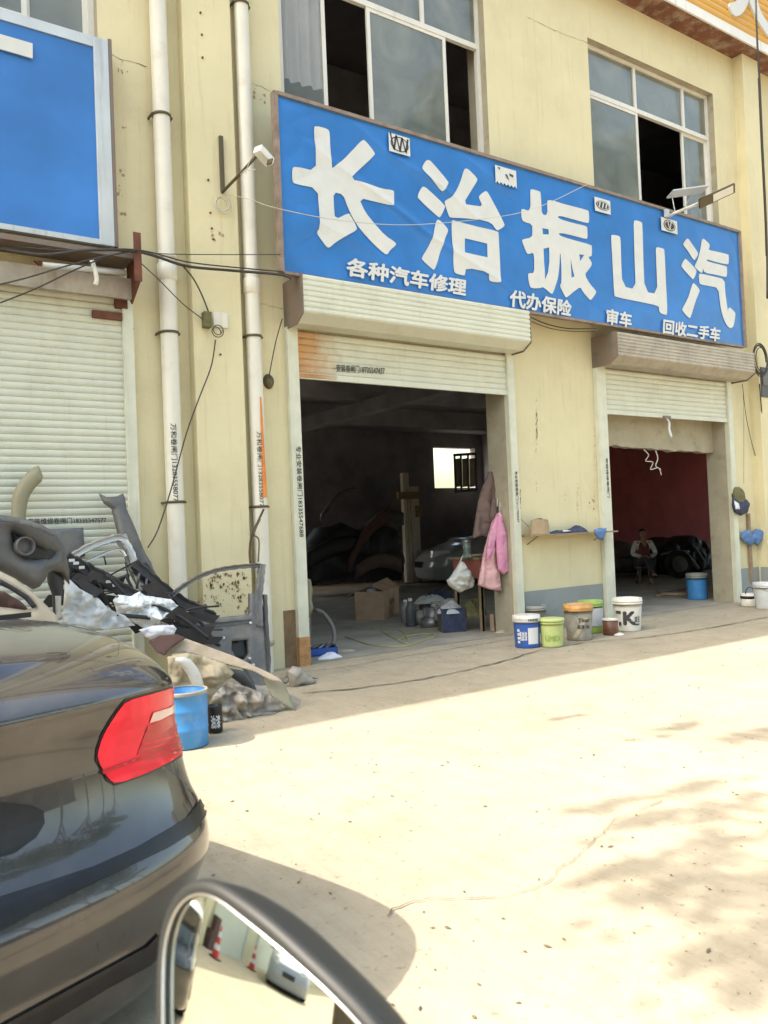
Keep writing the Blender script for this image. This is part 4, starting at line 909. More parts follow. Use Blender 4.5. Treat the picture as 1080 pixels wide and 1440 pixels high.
piece('cream_sheet', 'dusty cream sheet hanging under the tan board', 'sheet', [(236,924),(262,918),(290,924),(318,934),(330,946),(318,958),(306,976),(296,992),(270,996),(240,990)], 6.22, mt='cream', thick=.01, bulge=.03, wid=18, step=2.5, rum=.012, crease=.05, fold=(.02,22))
piece('fender_liner', 'white curved fender liner beside the blue drum', 'fender liner', [(246,926),(258,923),(270,928),(281,944),(288,966),(290,990),(276,990),(272,966),(262,944),(250,934)], 6.08, mt='white', thick=.02, bulge=.03, wid=6, step=3, rnd_k=1)
piece('grey_strip', 'grey plastic arch piece poking out under the tan board', 'trim piece', [(322,940),(345,944),(356,958),(362,974),(352,978),(340,962),(326,952)], 6.3, mt='darkgrey', thick=.03, bulge=.03, step=4, rum=.01)
# dusty film heap on the ground
hp = MB()
def heap(u, v):
    a = u*2*math.pi; r = v; c0 = G(338, 1000); x = c0.x+r*math.cos(a)*.62; y = c0.y+.15+r*math.sin(a)*.42
    h = .20*(1-r**1.4)*(1+.4*noise.noise(Vector((x*2.5, y*2.5, 1))))+(1-abs(math.sin(x*9+y*5+3*noise.noise(Vector((x*3, y*3, 7))))))**3*.07*(1-r)+(.3-abs(noise.noise(Vector((x*5+y*9, y*12, 2)))))*.05*(1-r*.7)
    return Vector((x+noise.noise(Vector((x*4,y*4,5)))*.08*r, y+noise.noise(Vector((x*4,y*4,9)))*.07*r, max(.004, h)))
hp.grid(heap, 150, 60, closeu=True); tag(hp.build('film_heap', M['tarp']), 'heap of dusty grey plastic film on the ground under the tan board', 'plastic film')
piece('film_fold', 'upright fold of dusty clear film between the drum and the door foot', 'plastic film', [(292,1006),(300,978),(320,958),(350,966),(392,984),(404,995),(360,1010),(320,1018)], 6.0, mt='tarp', thick=.006, bulge=.03, step=2.5, rum=.02, crease=.08)
bt_ = MB(); r4 = random.Random(42)
for k in range(85):
    x = r4.uniform(92, 300); y = 800+(x-92)*.32+r4.uniform(-4, 46); Y_ = r4.uniform(6.75, 7.35); c0 = P(x, y, Y_)
    if c0.z < .05: continue
    a = r4.uniform(-1.2, .5); d_ = Vector((math.cos(a), r4.uniform(-.4,.4), math.sin(a)))*r4.uniform(.05, .28)
    if k % 3: bt_.tube(smooth_path([c0-d_, c0+Vector((0,0,r4.uniform(.0,.05))), c0+d_], 4), r4.uniform(.006,.018), 5)
    else:
        n_ = d_.cross(Vector((0,1,0))).normalized()*r4.uniform(.02,.06); bt_.prism([c0-d_-n_, c0+d_*.8-n_*.6, c0+d_+n_, c0-d_*.6+n_*1.2], (0,.012,0))
bt_ = bt_.build('broken_trim', M['blackplastic']); bt_['kind'] = 'stuff'; bt_['label'] = 'tangle of small broken black trim filling the scrap heap'; bt_['category'] = 'scrap'
# barrel and can
def lathe_obj(name, prof, c, mt, parent, seg=32, wob=0): 
    m = MB(); m.lathe(prof, c, seg, wob); return m.build(name, M[mt], parent)
bc = G(262, 1049); bc = Vector((bc.x, bc.y+.02, 0))
dm = thing('metal_drum', 'light blue drum with a dusty rim standing between the car and the heap', 'drum', bc)
lathe_obj('body', [(0,.004),(.155,.004),(.162,.01),(.162,.12),(.166,.13),(.162,.14),(.162,.25),(.166,.26),(.162,.27),(.162,.37),(.168,.375),(.168,.385),(.156,.385),(.15,.32),(0,.32)], bc, 'barrelblue', dm)
lathe_obj('rim', [(.154,.384),(.154,.392),(.170,.392),(.172,.384),(.170,.368)], bc, 'greyplastic', dm)
cc = G(303, 1030); k_ = thing('paint_can', 'small black can with pale print beside the blue drum', 'can', cc)
lathe_obj('body', [(0,.004),(.05,.004),(.055,.01),(.055,.19),(.058,.20),(.05,.205),(.05,.17),(0,.17)], cc, 'black', k_)
text('油漆', lambda s, t: cc+Vector((.0565*math.sin(-.3+(s-.5)*1.3), -.0565*math.cos(-.3+(s-.5)*1.3), .04+.1*t)), 'lettering', M['wprint'], k_, .03)
# rubble and rags by the door rail
rb = random.Random(5)
def rubblepile(name, label, cx, cy, sx, sy, n, rmax, cat='rubble'):
    m = MB()
    for k in range(n):
        a = rb.uniform(0, 6.28); q = rb.random()**.6; p = Vector((cx+sx*q*math.cos(a), cy+sy*q*math.sin(a), 0)); r0 = rb.uniform(.3, 1)*rmax
        bm2 = bmesh.ops.create_icosphere(m.b, subdivisions=1, radius=r0)
        for v in bm2['verts']: v.co = v.co*(1+.35*rb.uniform(-1,1)); v.co.z *= .6; v.co += p+Vector((0,0,r0*.4))
    o = m.build(name, M['rubble']); o['label'] = label; o['category'] = cat; o['kind'] = 'stuff'; return o
g_ = G(415, 965); rubblepile('rubble', 'small spill of rubble and torn rags on the ground at the foot of the drain pipe', g_.x, g_.y+.25, .34, .22, 90, .045)
tag(relief([(404,944),(412,936),(424,940),(434,950),(446,958),(436,966),(424,964),(410,972)], 6.9, thick=.02, bulge=.06, step=3, rum=.03, name='torn_rag', mt=M['tarp']), 'torn grey rag lying by the foot of the second drain pipe', 'rag')
m = MB(); r7 = random.Random(11)
for k in range(2600):
    x, y = r7.uniform(.8, 11), 1.4+6.2*r7.random()**1.3; r0 = r7.choice((.002,.002,.0025,.003,.004,.006,.009) if k % 9 else (.006,.009))*r7.uniform(.6,1.2)
    a = r7.uniform(0, 6.28); c0 = Vector((x, y, .0045)); ca, sa = math.cos(a), math.sin(a); el = r7.uniform(.5, 2.2)
    pts = [Vector((r0*el, 0, 0)), Vector((0, r0*.7, 0)), Vector((-r0*el, 0, 0)), Vector((0, -r0*.7, 0))]
    pts = [c0+Vector((p.x*ca-p.y*sa, p.x*sa+p.y*ca, 0)) for p in pts]; top = c0+Vector((0,0,r0*.5))
    for i in range(4): m.face([pts[i], pts[(i+1)%4], top])
gt = m.build('ground_litter', M['crack']); gt['kind'] = 'stuff'; gt['label'] = 'tiny stones and leaf scraps scattered over the yard'; gt['category'] = 'litter'

# ================================================================ PAINT BUCKETS
def bucket(name, label, c, r0, r1, h, mt, rimmt, fill=None, filldepth=.1, lid=False, handle=True):
    t = thing(name, label, 'bucket', c); 
    pr = [(0,.004),(r0,.004),(r0+.004,.012)]+[(r0+(r1-r0)*k/6, h*k/6*.82+.012) for k in range(1,7)]+[(r1,h*.84)]
    lathe_obj('body', pr+[(r1-.002,h*.95),(r1-.008,h*.95),(r0,.02)], c, mt, t)
    rim = [(r1+.001,h*.83),(r1+.012,h*.835),(r1+.012,h*.85),(r1+.003,h*.855),(r1+.003,h*.90),(r1+.012,h*.905),(r1+.012,h*.92),(r1+.004,h*.925),(r1+.006,h),(r1-.006,h),(r1-.008,h*.9)]
    lathe_obj('rim', rim, c, rimmt, t, wob=.006)
    if fill: lathe_obj('contents', [(0,h-filldepth+.004),(r1*.5,h-filldepth),(r1*.93,h-filldepth)], c, fill, t, wob=.02)
    if handle:
        m = MB(); pts = [c+Vector((-(r1+.016)*math.cos(a), -(r1+.018)*math.sin(a)*.75, h*.86-.10*math.sin(a))) for a in [i*math.pi/12 for i in range(13)]]
        m.tube(pts, .003, 5); m.build('handle', M['steel'] if mt != 'white' else M['white'], t)
    return t
def bl(x, y, back=.15): g = G(x, y); d = Vector((g.x, g.y, 0)).normalized(); return Vector((g.x, g.y, 0))+d*back
def wrapt(body, c, rf, ang, z0, z1, wdt, parent, mt='print', bold=.03, nm='lettering'):
    def fn(s, t):
        z = z0+(z1-z0)*t; r = rf(z); a = ang+(s-.5)*wdt/r; return c+Vector((r*math.sin(a), -r*math.cos(a), z))
    return text(body, fn, nm, M[mt], parent, bold)
def patch(c, rf, a0, a1, z0, z1, mt, parent, name='label_patch', off=.002):
    m = MB(); m.grid(lambda u, v: c+Vector(((rf(z0+(z1-z0)*v)+off)*math.sin(a0+(a1-a0)*u), -(rf(z0+(z1-z0)*v)+off)*math.cos(a0+(a1-a0)*u), z0+(z1-z0)*v)), 16, 4); return m.build(name, M[mt], parent)
VA = math.atan2(6.9, 6.9)   # they are seen from about 45 degrees left of the facade normal
c1 = bl(742, 912, .14); b1_ = bucket('paint_bucket', 'blue paint bucket with a white lid band, leftmost beside the doorway rail', c1, .145, .155, .375, 'blue3', 'white', handle=False)
rf1 = lambda z: .151+.010*(z/.375)
lathe_obj('lid', [(0,.38),(.14,.382),(.162,.378),(.164,.30),(.158,.30)], c1, 'white', b1_)
aim = lambda c: math.atan2(-c.x, c.y)      # angle facing the camera
patch(c1, rf1, aim(c1)+.08, aim(c1)+.95, .05, .24, 'wprint', b1_)
for i, z in enumerate((.06,.105,.15,.195)): patch(c1, rf1, aim(c1)-.78, aim(c1)-.56, z, z+.03, 'wprint', b1_, 'dot')
wrapt('乳胶漆', c1, lambda z: rf1(z)+.003, aim(c1)-.28, .09, .2, .09, b1_, 'wprint')
wrapt('HOMEI', c1, lambda z: .167, aim(c1)+.52, .315, .345, .13, b1_)
c2 = bl(777, 911, .13); b2_ = bucket('paint_bucket', 'lime green paint bucket standing in front of the others', c2, .125, .14, .33, 'lime', 'lime', handle=False)
lathe_obj('lid', [(0,.332),(.13,.334),(.152,.33),(.153,.295),(.146,.295)], c2, 'lime', b2_)
rf2 = lambda z: .129+.016*(z/.33)+.002
wrapt('LIMEX', c2, rf2, aim(c2)+.1, .075, .14, .19, b2_, 'green', .01)
c3 = bl(771, 893, .16); c3.y += .25; b3_ = bucket('paint_bucket', 'open old grey metal bucket behind the lime one', c3, .15, .165, .36, 'tin', 'greyplastic', 'black', .05)
c4 = bl(815, 902, .16); b4_ = bucket('paint_bucket', 'grey bucket with a messy orange rim in the middle of the row', c4, .145, .175, .44, 'greyplastic', 'orangeplastic', 'mug', .03)
rf4 = lambda z: .150+.030*(z/.44)+.003
lathe_obj('orange_band', [(.172,.365),(.181,.365),(.184,.40),(.181,.41)], c4, 'orangeplastic', b4_)
m = MB(); 
def tape(u, v):
    a = aim(c4)-.55+.35*u+.95*v; z = .04+.25*v; return c4+Vector(((rf4(z)+.001)*math.sin(a), -(rf4(z)+.001)*math.cos(a), z))
m.grid(tape, 6, 12); m.build('label_patch', M['cream'], b4_)
wrapt('Titan', c4, lambda z: rf4(z)+.003, aim(c4)+.38, .23, .28, .15, b4_); wrapt('底漆 18L', c4, lambda z: rf4(z)+.003, aim(c4)+.38, .15, .20, .17, b4_)
c5 = bl(842, 893, .16); c5.y += .12; b5_ = bucket('paint_bucket', 'bucket with a green rim and pale label by the second doorway rail', c5, .14, .16, .42, 'green', 'green', 'black', .04)
rf5 = lambda z: .145+.02*(z/.42); patch(c5, rf5, aim(c5)-1.2, aim(c5)+1.4, .10, .33, 'bag2', b5_)
c6 = bl(884, 889, .17); b6_ = bucket('paint_bucket', 'big white bucket printed with a dark letter K', c6, .155, .185, .43, 'white', 'white', handle=False)
rf6 = lambda z: .160+.030*(z/.43)+.0025
wrapt('K', c6, rf6, aim(c6)+.12, .09, .27, .17, b6_, 'print', .05)
patch(c6, rf6, aim(c6)-.95, aim(c6)-.50, .235, .275, 'print', b6_, 'bar'); patch(c6, rf6, aim(c6)-.75, aim(c6)-.52, .085, .13, 'print', b6_, 'bar'); patch(c6, rf6, aim(c6)+.5, aim(c6)+.95, .085, .105, 'print', b6_, 'bar')
wrapt('漆王', c6, lambda z: rf6(z)+.001, aim(c6)+.72, .12, .2, .09, b6_, 'print', .02)
c7 = bl(859, 894, .09); mg = thing('tin_can', 'small rusty brown can with a pale rim in front of the white bucket', 'can', c7)
lathe_obj('body', [(0,.004),(.092,.004),(.096,.01),(.096,.195),(.088,.195),(.085,.03)], c7, 'mug', mg); lathe_obj('rim', [(.094,.185),(.102,.19),(.102,.205),(.088,.205),(.086,.18)], c7, 'white', mg)
c8 = G(869, 893); lo_ = MB(); lo_.lathe([(0,.03),(.05,.026),(.075,.012),(.078,.004)], c8, 20); tag(lo_.build('pot_lid', M['white']), 'small white lid dropped on the ground before the K bucket', 'lid')
# right hand buckets
c9 = bl(1053, 853, .1); w9 = thing('paint_can', 'white can with a black band by the wall right of the second doorway', 'can', c9)
lathe_obj('body', [(0,.004),(.115,.004),(.118,.01),(.118,.2),(.11,.2),(.10,.03)], c9, 'white', w9); lathe_obj('band', [(.119,.12),(.1205,.12),(.1205,.165),(.119,.165)], c9, 'black', w9)
m = MB(); m.tube([c9+Vector((-.12*math.cos(a), -.03, .2+.10*math.sin(a))) for a in [i*math.pi/12 for i in range(13)]], .008, 6); m.build('handle', M['black'], w9)
c10 = bl(1079, 857, .15); w10 = bucket('clear_bucket', 'cloudy grey bucket at the right edge of the photo', c10, .16, .19, .40, 'bag2', 'bag2')
# shelf on the wall with odds and ends
shf = thing('wall_shelf', 'thin wooden wall shelf between the two doorways', 'shelf', (8.2, FY, 1.2))
A_, B_ = P(738,753,7.86), P(846,748,7.86); zs_ = (A_.z+B_.z)/2
m = MB(); m.box((A_.x, 7.66, zs_-.012), (B_.x+.12, FY-.003, zs_+.008), bev=.003); m.build('board', M['wood'], shf)
m = MB(); m.tube([(A_.x+.1, FY-.01, zs_-.12), (A_.x+.1, 7.72, zs_-.015)], .008, 5); m.tube([(B_.x-.1, FY-.01, zs_-.12), (B_.x-.1, 7.72, zs_-.015)], .008, 5); m.tube([(A_.x-.12, FY-.003, zs_+.32), (A_.x+.02, 7.80, zs_+.12)], .004, 5); m.build('bracket', M['steel'], shf)
m = MB(); q0 = A_.x+.03
bx = thing('canvas_bag', 'tan open canvas bag on the left end of the wall shelf', 'bag', (q0, 7.78, zs_+.008))
m = MB(); m.grid(lambda u, v: Vector((q0+.17+.17*math.cos(u*6.283)*(1-.10*v)+.01*math.sin(u*19), 7.775+.095*math.sin(u*6.283)*(1-.1*v), zs_+.01+.19*v+.014*math.sin(u*12.5)*v)), 36, 8, closeu=True); m.grid(lambda u, v: Vector((q0+.17+.16*v*math.cos(u*6.283), 7.775+.09*v*math.sin(u*6.283), zs_+.012+.12*(1))), 24, 3, closeu=True); m.build('cloth_side', M['strawhat'], bx)
m = MB(); m.tube([Vector((q0+.06, 7.75, zs_+.2)), Vector((q0+.14, 7.74, zs_+.212)), Vector((q0+.2, 7.76, zs_+.205))], .018, 6); m.build('flap', M['oldgreen'], bx)
def ragpile(name, label, x, y, z, sx, sy, h, mt, seed, cat='rag'):
    m = MB()
    def fn(u, v):
        a = u*6.283; r = v; px = x+sx*r*math.cos(a)*(1+.25*noise.noise(Vector((math.cos(a)*2, math.sin(a)*2, seed)))); py = y+sy*r*math.sin(a)
        return Vector((px, py, z+max(0, h*(1-r**2)**.6)*(.8+.35*noise.noise(Vector((px*6, py*6, seed))))+(1-r)*h*.35*(.3-abs(noise.noise(Vector((px*17, py*17, seed)))))*2+.003))
    m.grid(fn, 60, 24, closeu=True); return tag(m.build(name, M[mt]), label, cat)
ragpile('rag', 'crumpled navy rag in the middle of the wall shelf', A_.x+.92, 7.79, zs_+.006, .21, .10, .10, 'ragdark', 3)
ragpile('rag', 'flat black and white scraps beside the canvas bag on the shelf', A_.x+.55, 7.79, zs_+.006, .17, .10, .05, 'ragdark', 8)
tag(relief([(836,745),(845,742),(853,743),(851,752),(848,760),(842,758),(838,752)], 7.66, thick=.02, bulge=.04, step=2, rum=.015, rs=14, name='rag', mt=M['rag']), 'pale blue rag hanging over the right end of the wall shelf', 'rag')
ragpile('paper_scrap', 'white scrap of paper among the rags on the shelf', A_.x+.66, 7.74, zs_+.03, .08, .05, .02, 'cloth_w', 5, 'paper')
# wall marks between the doors
m = MB(); r9 = random.Random(21)
for (x, y0, y1, w_) in ((754,560,690,.006),(755,580,620,.01),(728,660,740,.008),(836,600,740,.006),(812,680,720,.005),(731,690,720,.012)):
    for k in range(26):
        yy = r9.uniform(y0, y1); c0 = P(x+r9.gauss(0,.6), yy, FY-.003); s_ = w_*r9.uniform(.4,1.3)
        m.face([c0+Vector((-s_,0,-s_*2)), c0+Vector((s_*.6,0,-s_)), c0+Vector((s_,0,s_*2.4)), c0+Vector((-s_*.5,0,s_*1.4))])
for k in range(70):
    x, y = r9.choice(((795,700),(834,715),(833,705),(360,125),(368,140),(170,100),(300,330),(310,335),(170,345),(172,300),(170,270),(176,180),(172,240))); c0 = P(x+r9.gauss(0,3), y+r9.gauss(0,5), (7.787 if 250 < x < 330 else FY-.003)); s_ = r9.choice((.004,.006,.008,.018))
    m.face([c0+Vector((s_*r9.uniform(.6,1.2)*math.cos(a_), 0, s_*r9.uniform(.6,1.5)*math.sin(a_))) for a_ in (0,1.1,2.2,3.3,4.4,5.5)])
wc_ = m.build('wall_chips', M['strawhat'], bld); wc_['kind'] = 'stuff'
def wcrack(pts, w_, Y=FY-.003):
    q = smooth_path([P(x, y, Y) for x, y in pts], 10); mb = MB(); prev = None
    for i, p in enumerate(q):
        j = noise.noise(p*14)*.02; w2 = w_*(.4+abs(noise.noise(p*9))*1.6); a = p+Vector((0,0,j+w2)); b = p+Vector((0,0,j-w2))
        if prev: mb.face([prev[0], a, b, prev[1]])
        prev = (a, b)
    mb.build('wall_crack', M['stain'], bld)
wcrack([(156,77),(175,84),(206,93)], .004); wcrack([(742,24),(775,40),(820,58),(860,72)], .003); wcrack([(348,424),(365,427),(398,434)], .002); wcrack([(356,118),(375,125),(384,132)], .003)
# cap and gloves hung at the right
hc = thing('cap', 'black and white cap hung on the wall right of the second doorway', 'cap', P(1042,710,7.85))
relief([(1032,690),(1038,683),(1046,690),(1048,706),(1043,716),(1034,710)], 7.82, thick=.05, bulge=.06, wid=9, step=2, rnd_k=1, name='crown', mt=M['oldgreen'], parent=hc)
relief([(1032,700),(1040,706),(1050,702),(1055,708),(1052,720),(1043,725),(1034,720),(1031,710)], 7.78, thick=.03, bulge=.04, step=2, rum=.02, name='brim', mt=M['ragdark'], parent=hc)
relief([(1033,704),(1039,708),(1041,716),(1035,716)], 7.75, thick=.01, bulge=.02, step=2, name='white_patch', mt=M['cloth_w'], parent=hc)
tag(relief([(1044,748),(1052,745),(1058,752),(1064,744),(1074,746),(1072,758),(1066,768),(1060,762),(1056,768),(1048,762),(1043,756)], 7.84, thick=.02, bulge=.05, step=2, rum=.03, rs=13, name='work_gloves', mt=M['rag']), 'pair of blue work gloves hung under the black cap', 'gloves')
m = MB(); m.box((P(1053,740,7.9).x-.03, 7.88, .3), (P(1053,740,7.9).x+.03, FY-.004, P(1053,722,7.9).z)); tag(m.build('lath', M['wood']), 'narrow wooden slat standing on the wall behind the blue gloves', 'wood slat')
# wires and string at the second doorway
cable('hanging_wire', 'tangle of pale wire hanging from the lintel of the second doorway', [(905,632,8.1),(912,640,8.08),(908,648,8.05),(918,650,8.05),(915,660,8.0),(926,658,8.0),(930,668,8.0)], .008, 'cable2', 'wire')
cable('hanging_wire', 'short pale wire hook hanging beside the wire tangle', [(922,634,8.1),(925,645,8.05),(922,655,8.05),(929,660,8.05)], .009, 'cable2', 'wire')
st = thing('pull_cord', 'frayed white pull cord hanging from the second shutter bottom bar', 'cord', P(940,600,7.84))
m = MB(); m.tube(smooth_path(Pp([(937,588,7.86),(941,594,7.84),(941,604,7.84),(944,615,7.84)])), [.01]*6+[.018]*7+[.022]*5+[.008], 6); m.build('cord', M['cloth_w'], st)
m = MB(); m.box(P(935,588,7.86)-Vector((.03,.01,.01)), P(941,587,7.86)+Vector((.03,.01,.02))); m.build('bracket', M['steel'], st)

# ================================================================ INSIDE THE MAIN DOORWAY
FZ = .004
def Gf(x, y): return G(x, y, FZ)
# carton
ct_ = thing('carton', 'open brown cardboard carton with a raised flap on the workshop floor', 'carton', Gf(541,872))
A0, B0, C0 = Gf(541,872), Gf(512,867), Gf(578,853)
e1 = (C0-A0); e2 = (B0-A0); e2 = Vector((-e1.y, e1.x, 0)).normalized()*e2.length; e1.z = 0
e1 = e1.normalized()*1.15; e2 = e2.normalized()*.48; Hc = .46
m = MB(); th = .008
for a, d in ((A0, e1), (A0+e2, e1), (A0, e2), (A0+e1, e2)):
    nrm = Vector((-d.y, d.x, 0)).normalized()*th; m.prism([a, a+d, a+d+Vector((0,0,Hc)), a+Vector((0,0,Hc))], nrm)
m.prism([A0, A0+e1, A0+e1+e2, A0+e2], (0,0,th)); m.build('box_body', M['carton'], ct_)
top = Vector((0,0,Hc))
m = MB(); m.prism([A0+top, A0+e1+top, A0+e1*1.22+e2*.55+top+Vector((0,0,.14)), A0+e1*.12+e2*.5+top+Vector((0,0,.1))], (0,0,.006)); m.build('flap', M['carton'], ct_)
m = MB(); m.prism([A0+e2+top, A0+e1+e2+top, A0+e1+e2*1.35+top+Vector((0,0,-.1)), A0+e2*1.35+top+Vector((0,0,-.1))], (0,0,.006)); m.build('flap', M['carton'], ct_)
for k in range(4):
    p = A0+e1*(.25+.12*k)+e2*(.55+.08*(k%2))+top+Vector((0,0,-.02)); m = MB(); m.box(p-Vector((.07,.05,.03)), p+Vector((.07,.05,.04)), rz=k*.9, bev=.01); m.build('packing_scrap', M['cloth_w'], ct_)
text('配件', lambda s, t: A0+e1*(.36+.3*s)+Vector((e1.y,-e1.x,0)).normalized()*.002+Vector((0,0,.20+.10*t)), 'lettering', M['print'], ct_, .01)
def bottle(name, label, c, r, h, mt, cap='white', cat='bottle'):
    t = thing(name, label, cat, c); lathe_obj('body', [(0,.003),(r*.95,.003),(r,.01),(r,h*.62),(r*.8,h*.74),(r*.35,h*.84),(r*.33,h*.92),(0,h*.92)], c, mt, t, 18)
    lathe_obj('cap', [(r*.42,h*.9),(r*.42,h),(0,h)], c, cap, t, 14); return t
bottle('spray_bottle', 'dark slim bottle at the left front of the clutter beside the carton', Gf(578,881), .075, .42, 'darkgrey', 'white')
bottle('spray_bottle', 'pale bottle with white cap just behind the dark slim one', Gf(571,876), .07, .36, 'greyplastic', 'white')
bottle('spray_bottle', 'green glass bottle standing behind the flat tins', Gf(612,858), .06, .34, 'glassy', 'white')
for k, (x, y, r0, h0, mt_n, lab) in enumerate([(592,878,.11,.20,'greyplastic','dusty grey tin beside the dark slim bottle'),(607,882,.15,.13,'tin','wide flat silver tin at the front of the clutter'),(609,879,.13,.25,'tin','silver tin stacked behind the wide flat one'),(622,880,.09,.30,'greyplastic','tall dusty tin next to the blue box'),(600,866,.12,.26,'midgrey','dark grey tin at the back of the clutter'),(616,868,.11,.24,'white','off-white tin at the back of the clutter'),(628,872,.09,.2,'midgrey','small dark tin touching the blue box')]):
    t = thing('tin_can', lab, 'can', Gf(x, y)); g_ = Gf(x, y)
    lathe_obj('body', [(0,.003),(r0,.003),(r0,h0),(r0*.9,h0),(r0*.88,h0-.02),(0,h0-.02)], g_, mt_n, t, 20); lathe_obj('rim', [(r0*.98,h0-.01),(r0*1.05,h0),(r0*.98,h0+.008)], g_, 'tin', t, 20)
ragpile('white_rag', 'pale crumpled rag lying over the tins', Gf(606,866).x, Gf(606,866).y, .22, .32, .16, .14, 'whitebag', 4)
ragpile('grey_rag', 'dark greasy rag heap behind the tins', Gf(618,858).x, Gf(618,858).y, .1, .35, .2, .28, 'ragdark', 6)
# blue box of odds and ends
bb = thing('parts_box', 'dark open box with a blue side full of crumpled film', 'box', Gf(655,888))
A1 = Gf(655,888); B1 = Gf(633,878); C1 = Gf(672,882); d1 = (B1-A1); d2 = (C1-A1)
d1 = Vector((-.30,.12,0)); d2 = Vector((.12,.26,0)); hb = .33
m = MB()
for a, d in ((A1+d2, d1), (A1, d2), (A1+d1, d2)): m.prism([a, a+d, a+d+Vector((0,0,hb)), a+Vector((0,0,hb))], Vector((-d.y, d.x, 0)).normalized()*.008)
m.prism([A1, A1+d1, A1+d1+d2, A1+d2], (0,0,.008)); m.build('box_body', M['darkgrey'], bb)
m = MB(); m.prism([A1, A1+d1, A1+d1+Vector((0,0,hb)), A1+Vector((0,0,hb))], (-.003,-.008,0)); m.build('blue_side', M['ragdark'], bb)
ragpile('crumpled_film', 'crumpled grey film bulging out of the dark box', (A1+d1*.5+d2*.5).x, (A1+d1*.5+d2*.5).y, .26, .2, .17, .16, 'bag2', 9, 'film')
ragpile('crumpled_film', 'grey film spilling behind the dark box', (A1+d1*.5+d2*1.3).x+.12, (A1+d2).y+.25, .12, .22, .2, .32, 'tarp', 12, 'film')
# bench at the right jamb
bn = thing('work_bench', 'small wooden bench with a red-brown drawer at the right side of the doorway', 'bench', (7.15, 8.75, 0))
q1, q2 = P(657,812,8.75), P(684,812,8.75)
bx0, bx1 = q1.x, min(7.40, q2.x+.08); zt_ = P(670,786,8.75).z; zd = P(670,812,8.75).z
m = MB(); m.box((bx0-.02, 8.45, zt_), (bx1+.02, 9.1, zt_+.03), bev=.004); m.build('top', M['wood'], bn)
m = MB(); m.box((bx0, 8.47, zd), (bx1, 9.05, zt_-.002), bev=.004); dw = m.build('drawer', M['brick'], bn)
m = MB(); m.box(((bx0+bx1)/2-.05, 8.455, (zd+zt_)/2-.01), ((bx0+bx1)/2+.05, 8.468, (zd+zt_)/2+.01)); m.build('handle', M['tin'], dw)
for xx, yy in ((bx0+.02, 8.48), (bx1-.04, 8.48), (bx0+.02, 9.0), (bx1-.04, 9.0)):
    m = MB(); m.box((xx-.02, yy, .004), (xx+.03, yy+.045, zd-.002)); m.build('leg', M['wood'], bn)
m = MB(); m.box((bx0, 8.5, .18), (bx1, 9.03, .2)); m.build('shelf', M['wood'], bn)
m = MB(); m.box((bx0+.12, 8.36, .004), (bx1+.04, 8.44, .24), bev=.005); tag(m.build('wooden_crate', M['carton']), 'low brown box pushed against the bench foot', 'box')
ragpile('rag', 'olive rag stuffed on the lower shelf of the bench', (bx0+bx1)/2+.05, 8.75, .2, .2, .18, .25, 'oldgreen', 14)
jr = P(660,786,8.6); jt = thing('glass_jar', 'tall clear glass jar standing on the bench', 'jar', jr)
zj = zt_+.031; jc = Vector((P(660,780,8.55).x, 8.6, zj))
lathe_obj('glass', [(0,0),(.05,0),(.052,.01),(.052,.2),(.045,.22)], jc, 'glassy', jt, 20); lathe_obj('lid', [(.055,.21),(.06,.22),(.06,.25),(0,.25)], jc, 'tin', jt, 20)
for k, (dx, ang, lab) in enumerate(((.10,.25,'lower magazine on the bench beside the jar'),(.14,-.1,'upper magazine on the bench beside the jar'))):
    m = MB(); c_ = Vector((jc.x+.12+dx*.4, 8.68, zt_+.034+.02*k)); m.box(c_-Vector((.12,.09,.0)), c_+Vector((.12,.09,.018)), rz=ang); tag(m.build('magazine', M['cream' if k else 'khaki']), lab, 'magazine')
# carrier bag hanging from the bench
bg_ = thing('carrier_bag', 'knotted white plastic carrier bag hanging off the bench corner', 'bag', P(648,820,8.4))
relief([(648,789),(653,790),(656,797),(662,806),(667,818),(664,826),(655,830),(648,833),(640,829),(633,824),(630,817),(636,810),(643,800)], 8.42, thick=.03, bulge=.10, wid=16, step=1.8, rum=.02, rs=9, crease=.06, name='bag_body', mt=M['whitebag'], parent=bg_)
m = MB(); m.tube(Pp([(647,791,8.4),(650,782,8.42),(656,786,8.46)]), .008, 5); m.build('bag_handle', M['whitebag'], bg_)
# coats on the jamb
cf = lambda mt, amp: dict(mt=mt, thick=.03, bulge=.07, wid=9, step=3, rum=amp, rs=7)
o = thing('work_coat', 'grey-brown work coat hanging on the door jamb above the bench', 'coat', P(690,700,8.2))
relief([(688,664),(693,663),(698,680),(702,700),(700,716),(693,735),(691,757),(680,754),(666,757),(669,735),(674,706),(680,684)], lambda x, y: 8.24-(x-666)*.0012, thick=.03, bulge=.03, wid=7, step=2.5, rum=.02, rs=7, fold=(.022,26), crease=.02, name='coat_body', mt=M['browncoat'], parent=o)
relief([(694,700),(700,712),(699,730),(693,738),(690,725)], 8.14, thick=.03, bulge=.03, step=3, rum=.02, name='sleeve', mt=M['browncoat'], parent=o)
m = MB(); m.tube(Pp([(690,664,8.25),(690,660,8.3)]), .008, 5); m.build('hook', M['steel'], o)
o = thing('work_apron', 'pink work coat with a pale hem hanging at the right jamb', 'coat', P(700,780,8.1))
relief([(700,722),(704,720),(709,730),(713,755),(715,780),(715,803),(708,808),(703,800),(706,831),(690,829),(673,823),(678,798),(684,768),(692,738)], lambda x, y: 8.10-(x-673)*.0008, thick=.03, bulge=.03, wid=7, step=2, rum=.015, rs=9, fold=(.02,30), crease=.02, name='coat_body', mt=M['palepink'], parent=o)
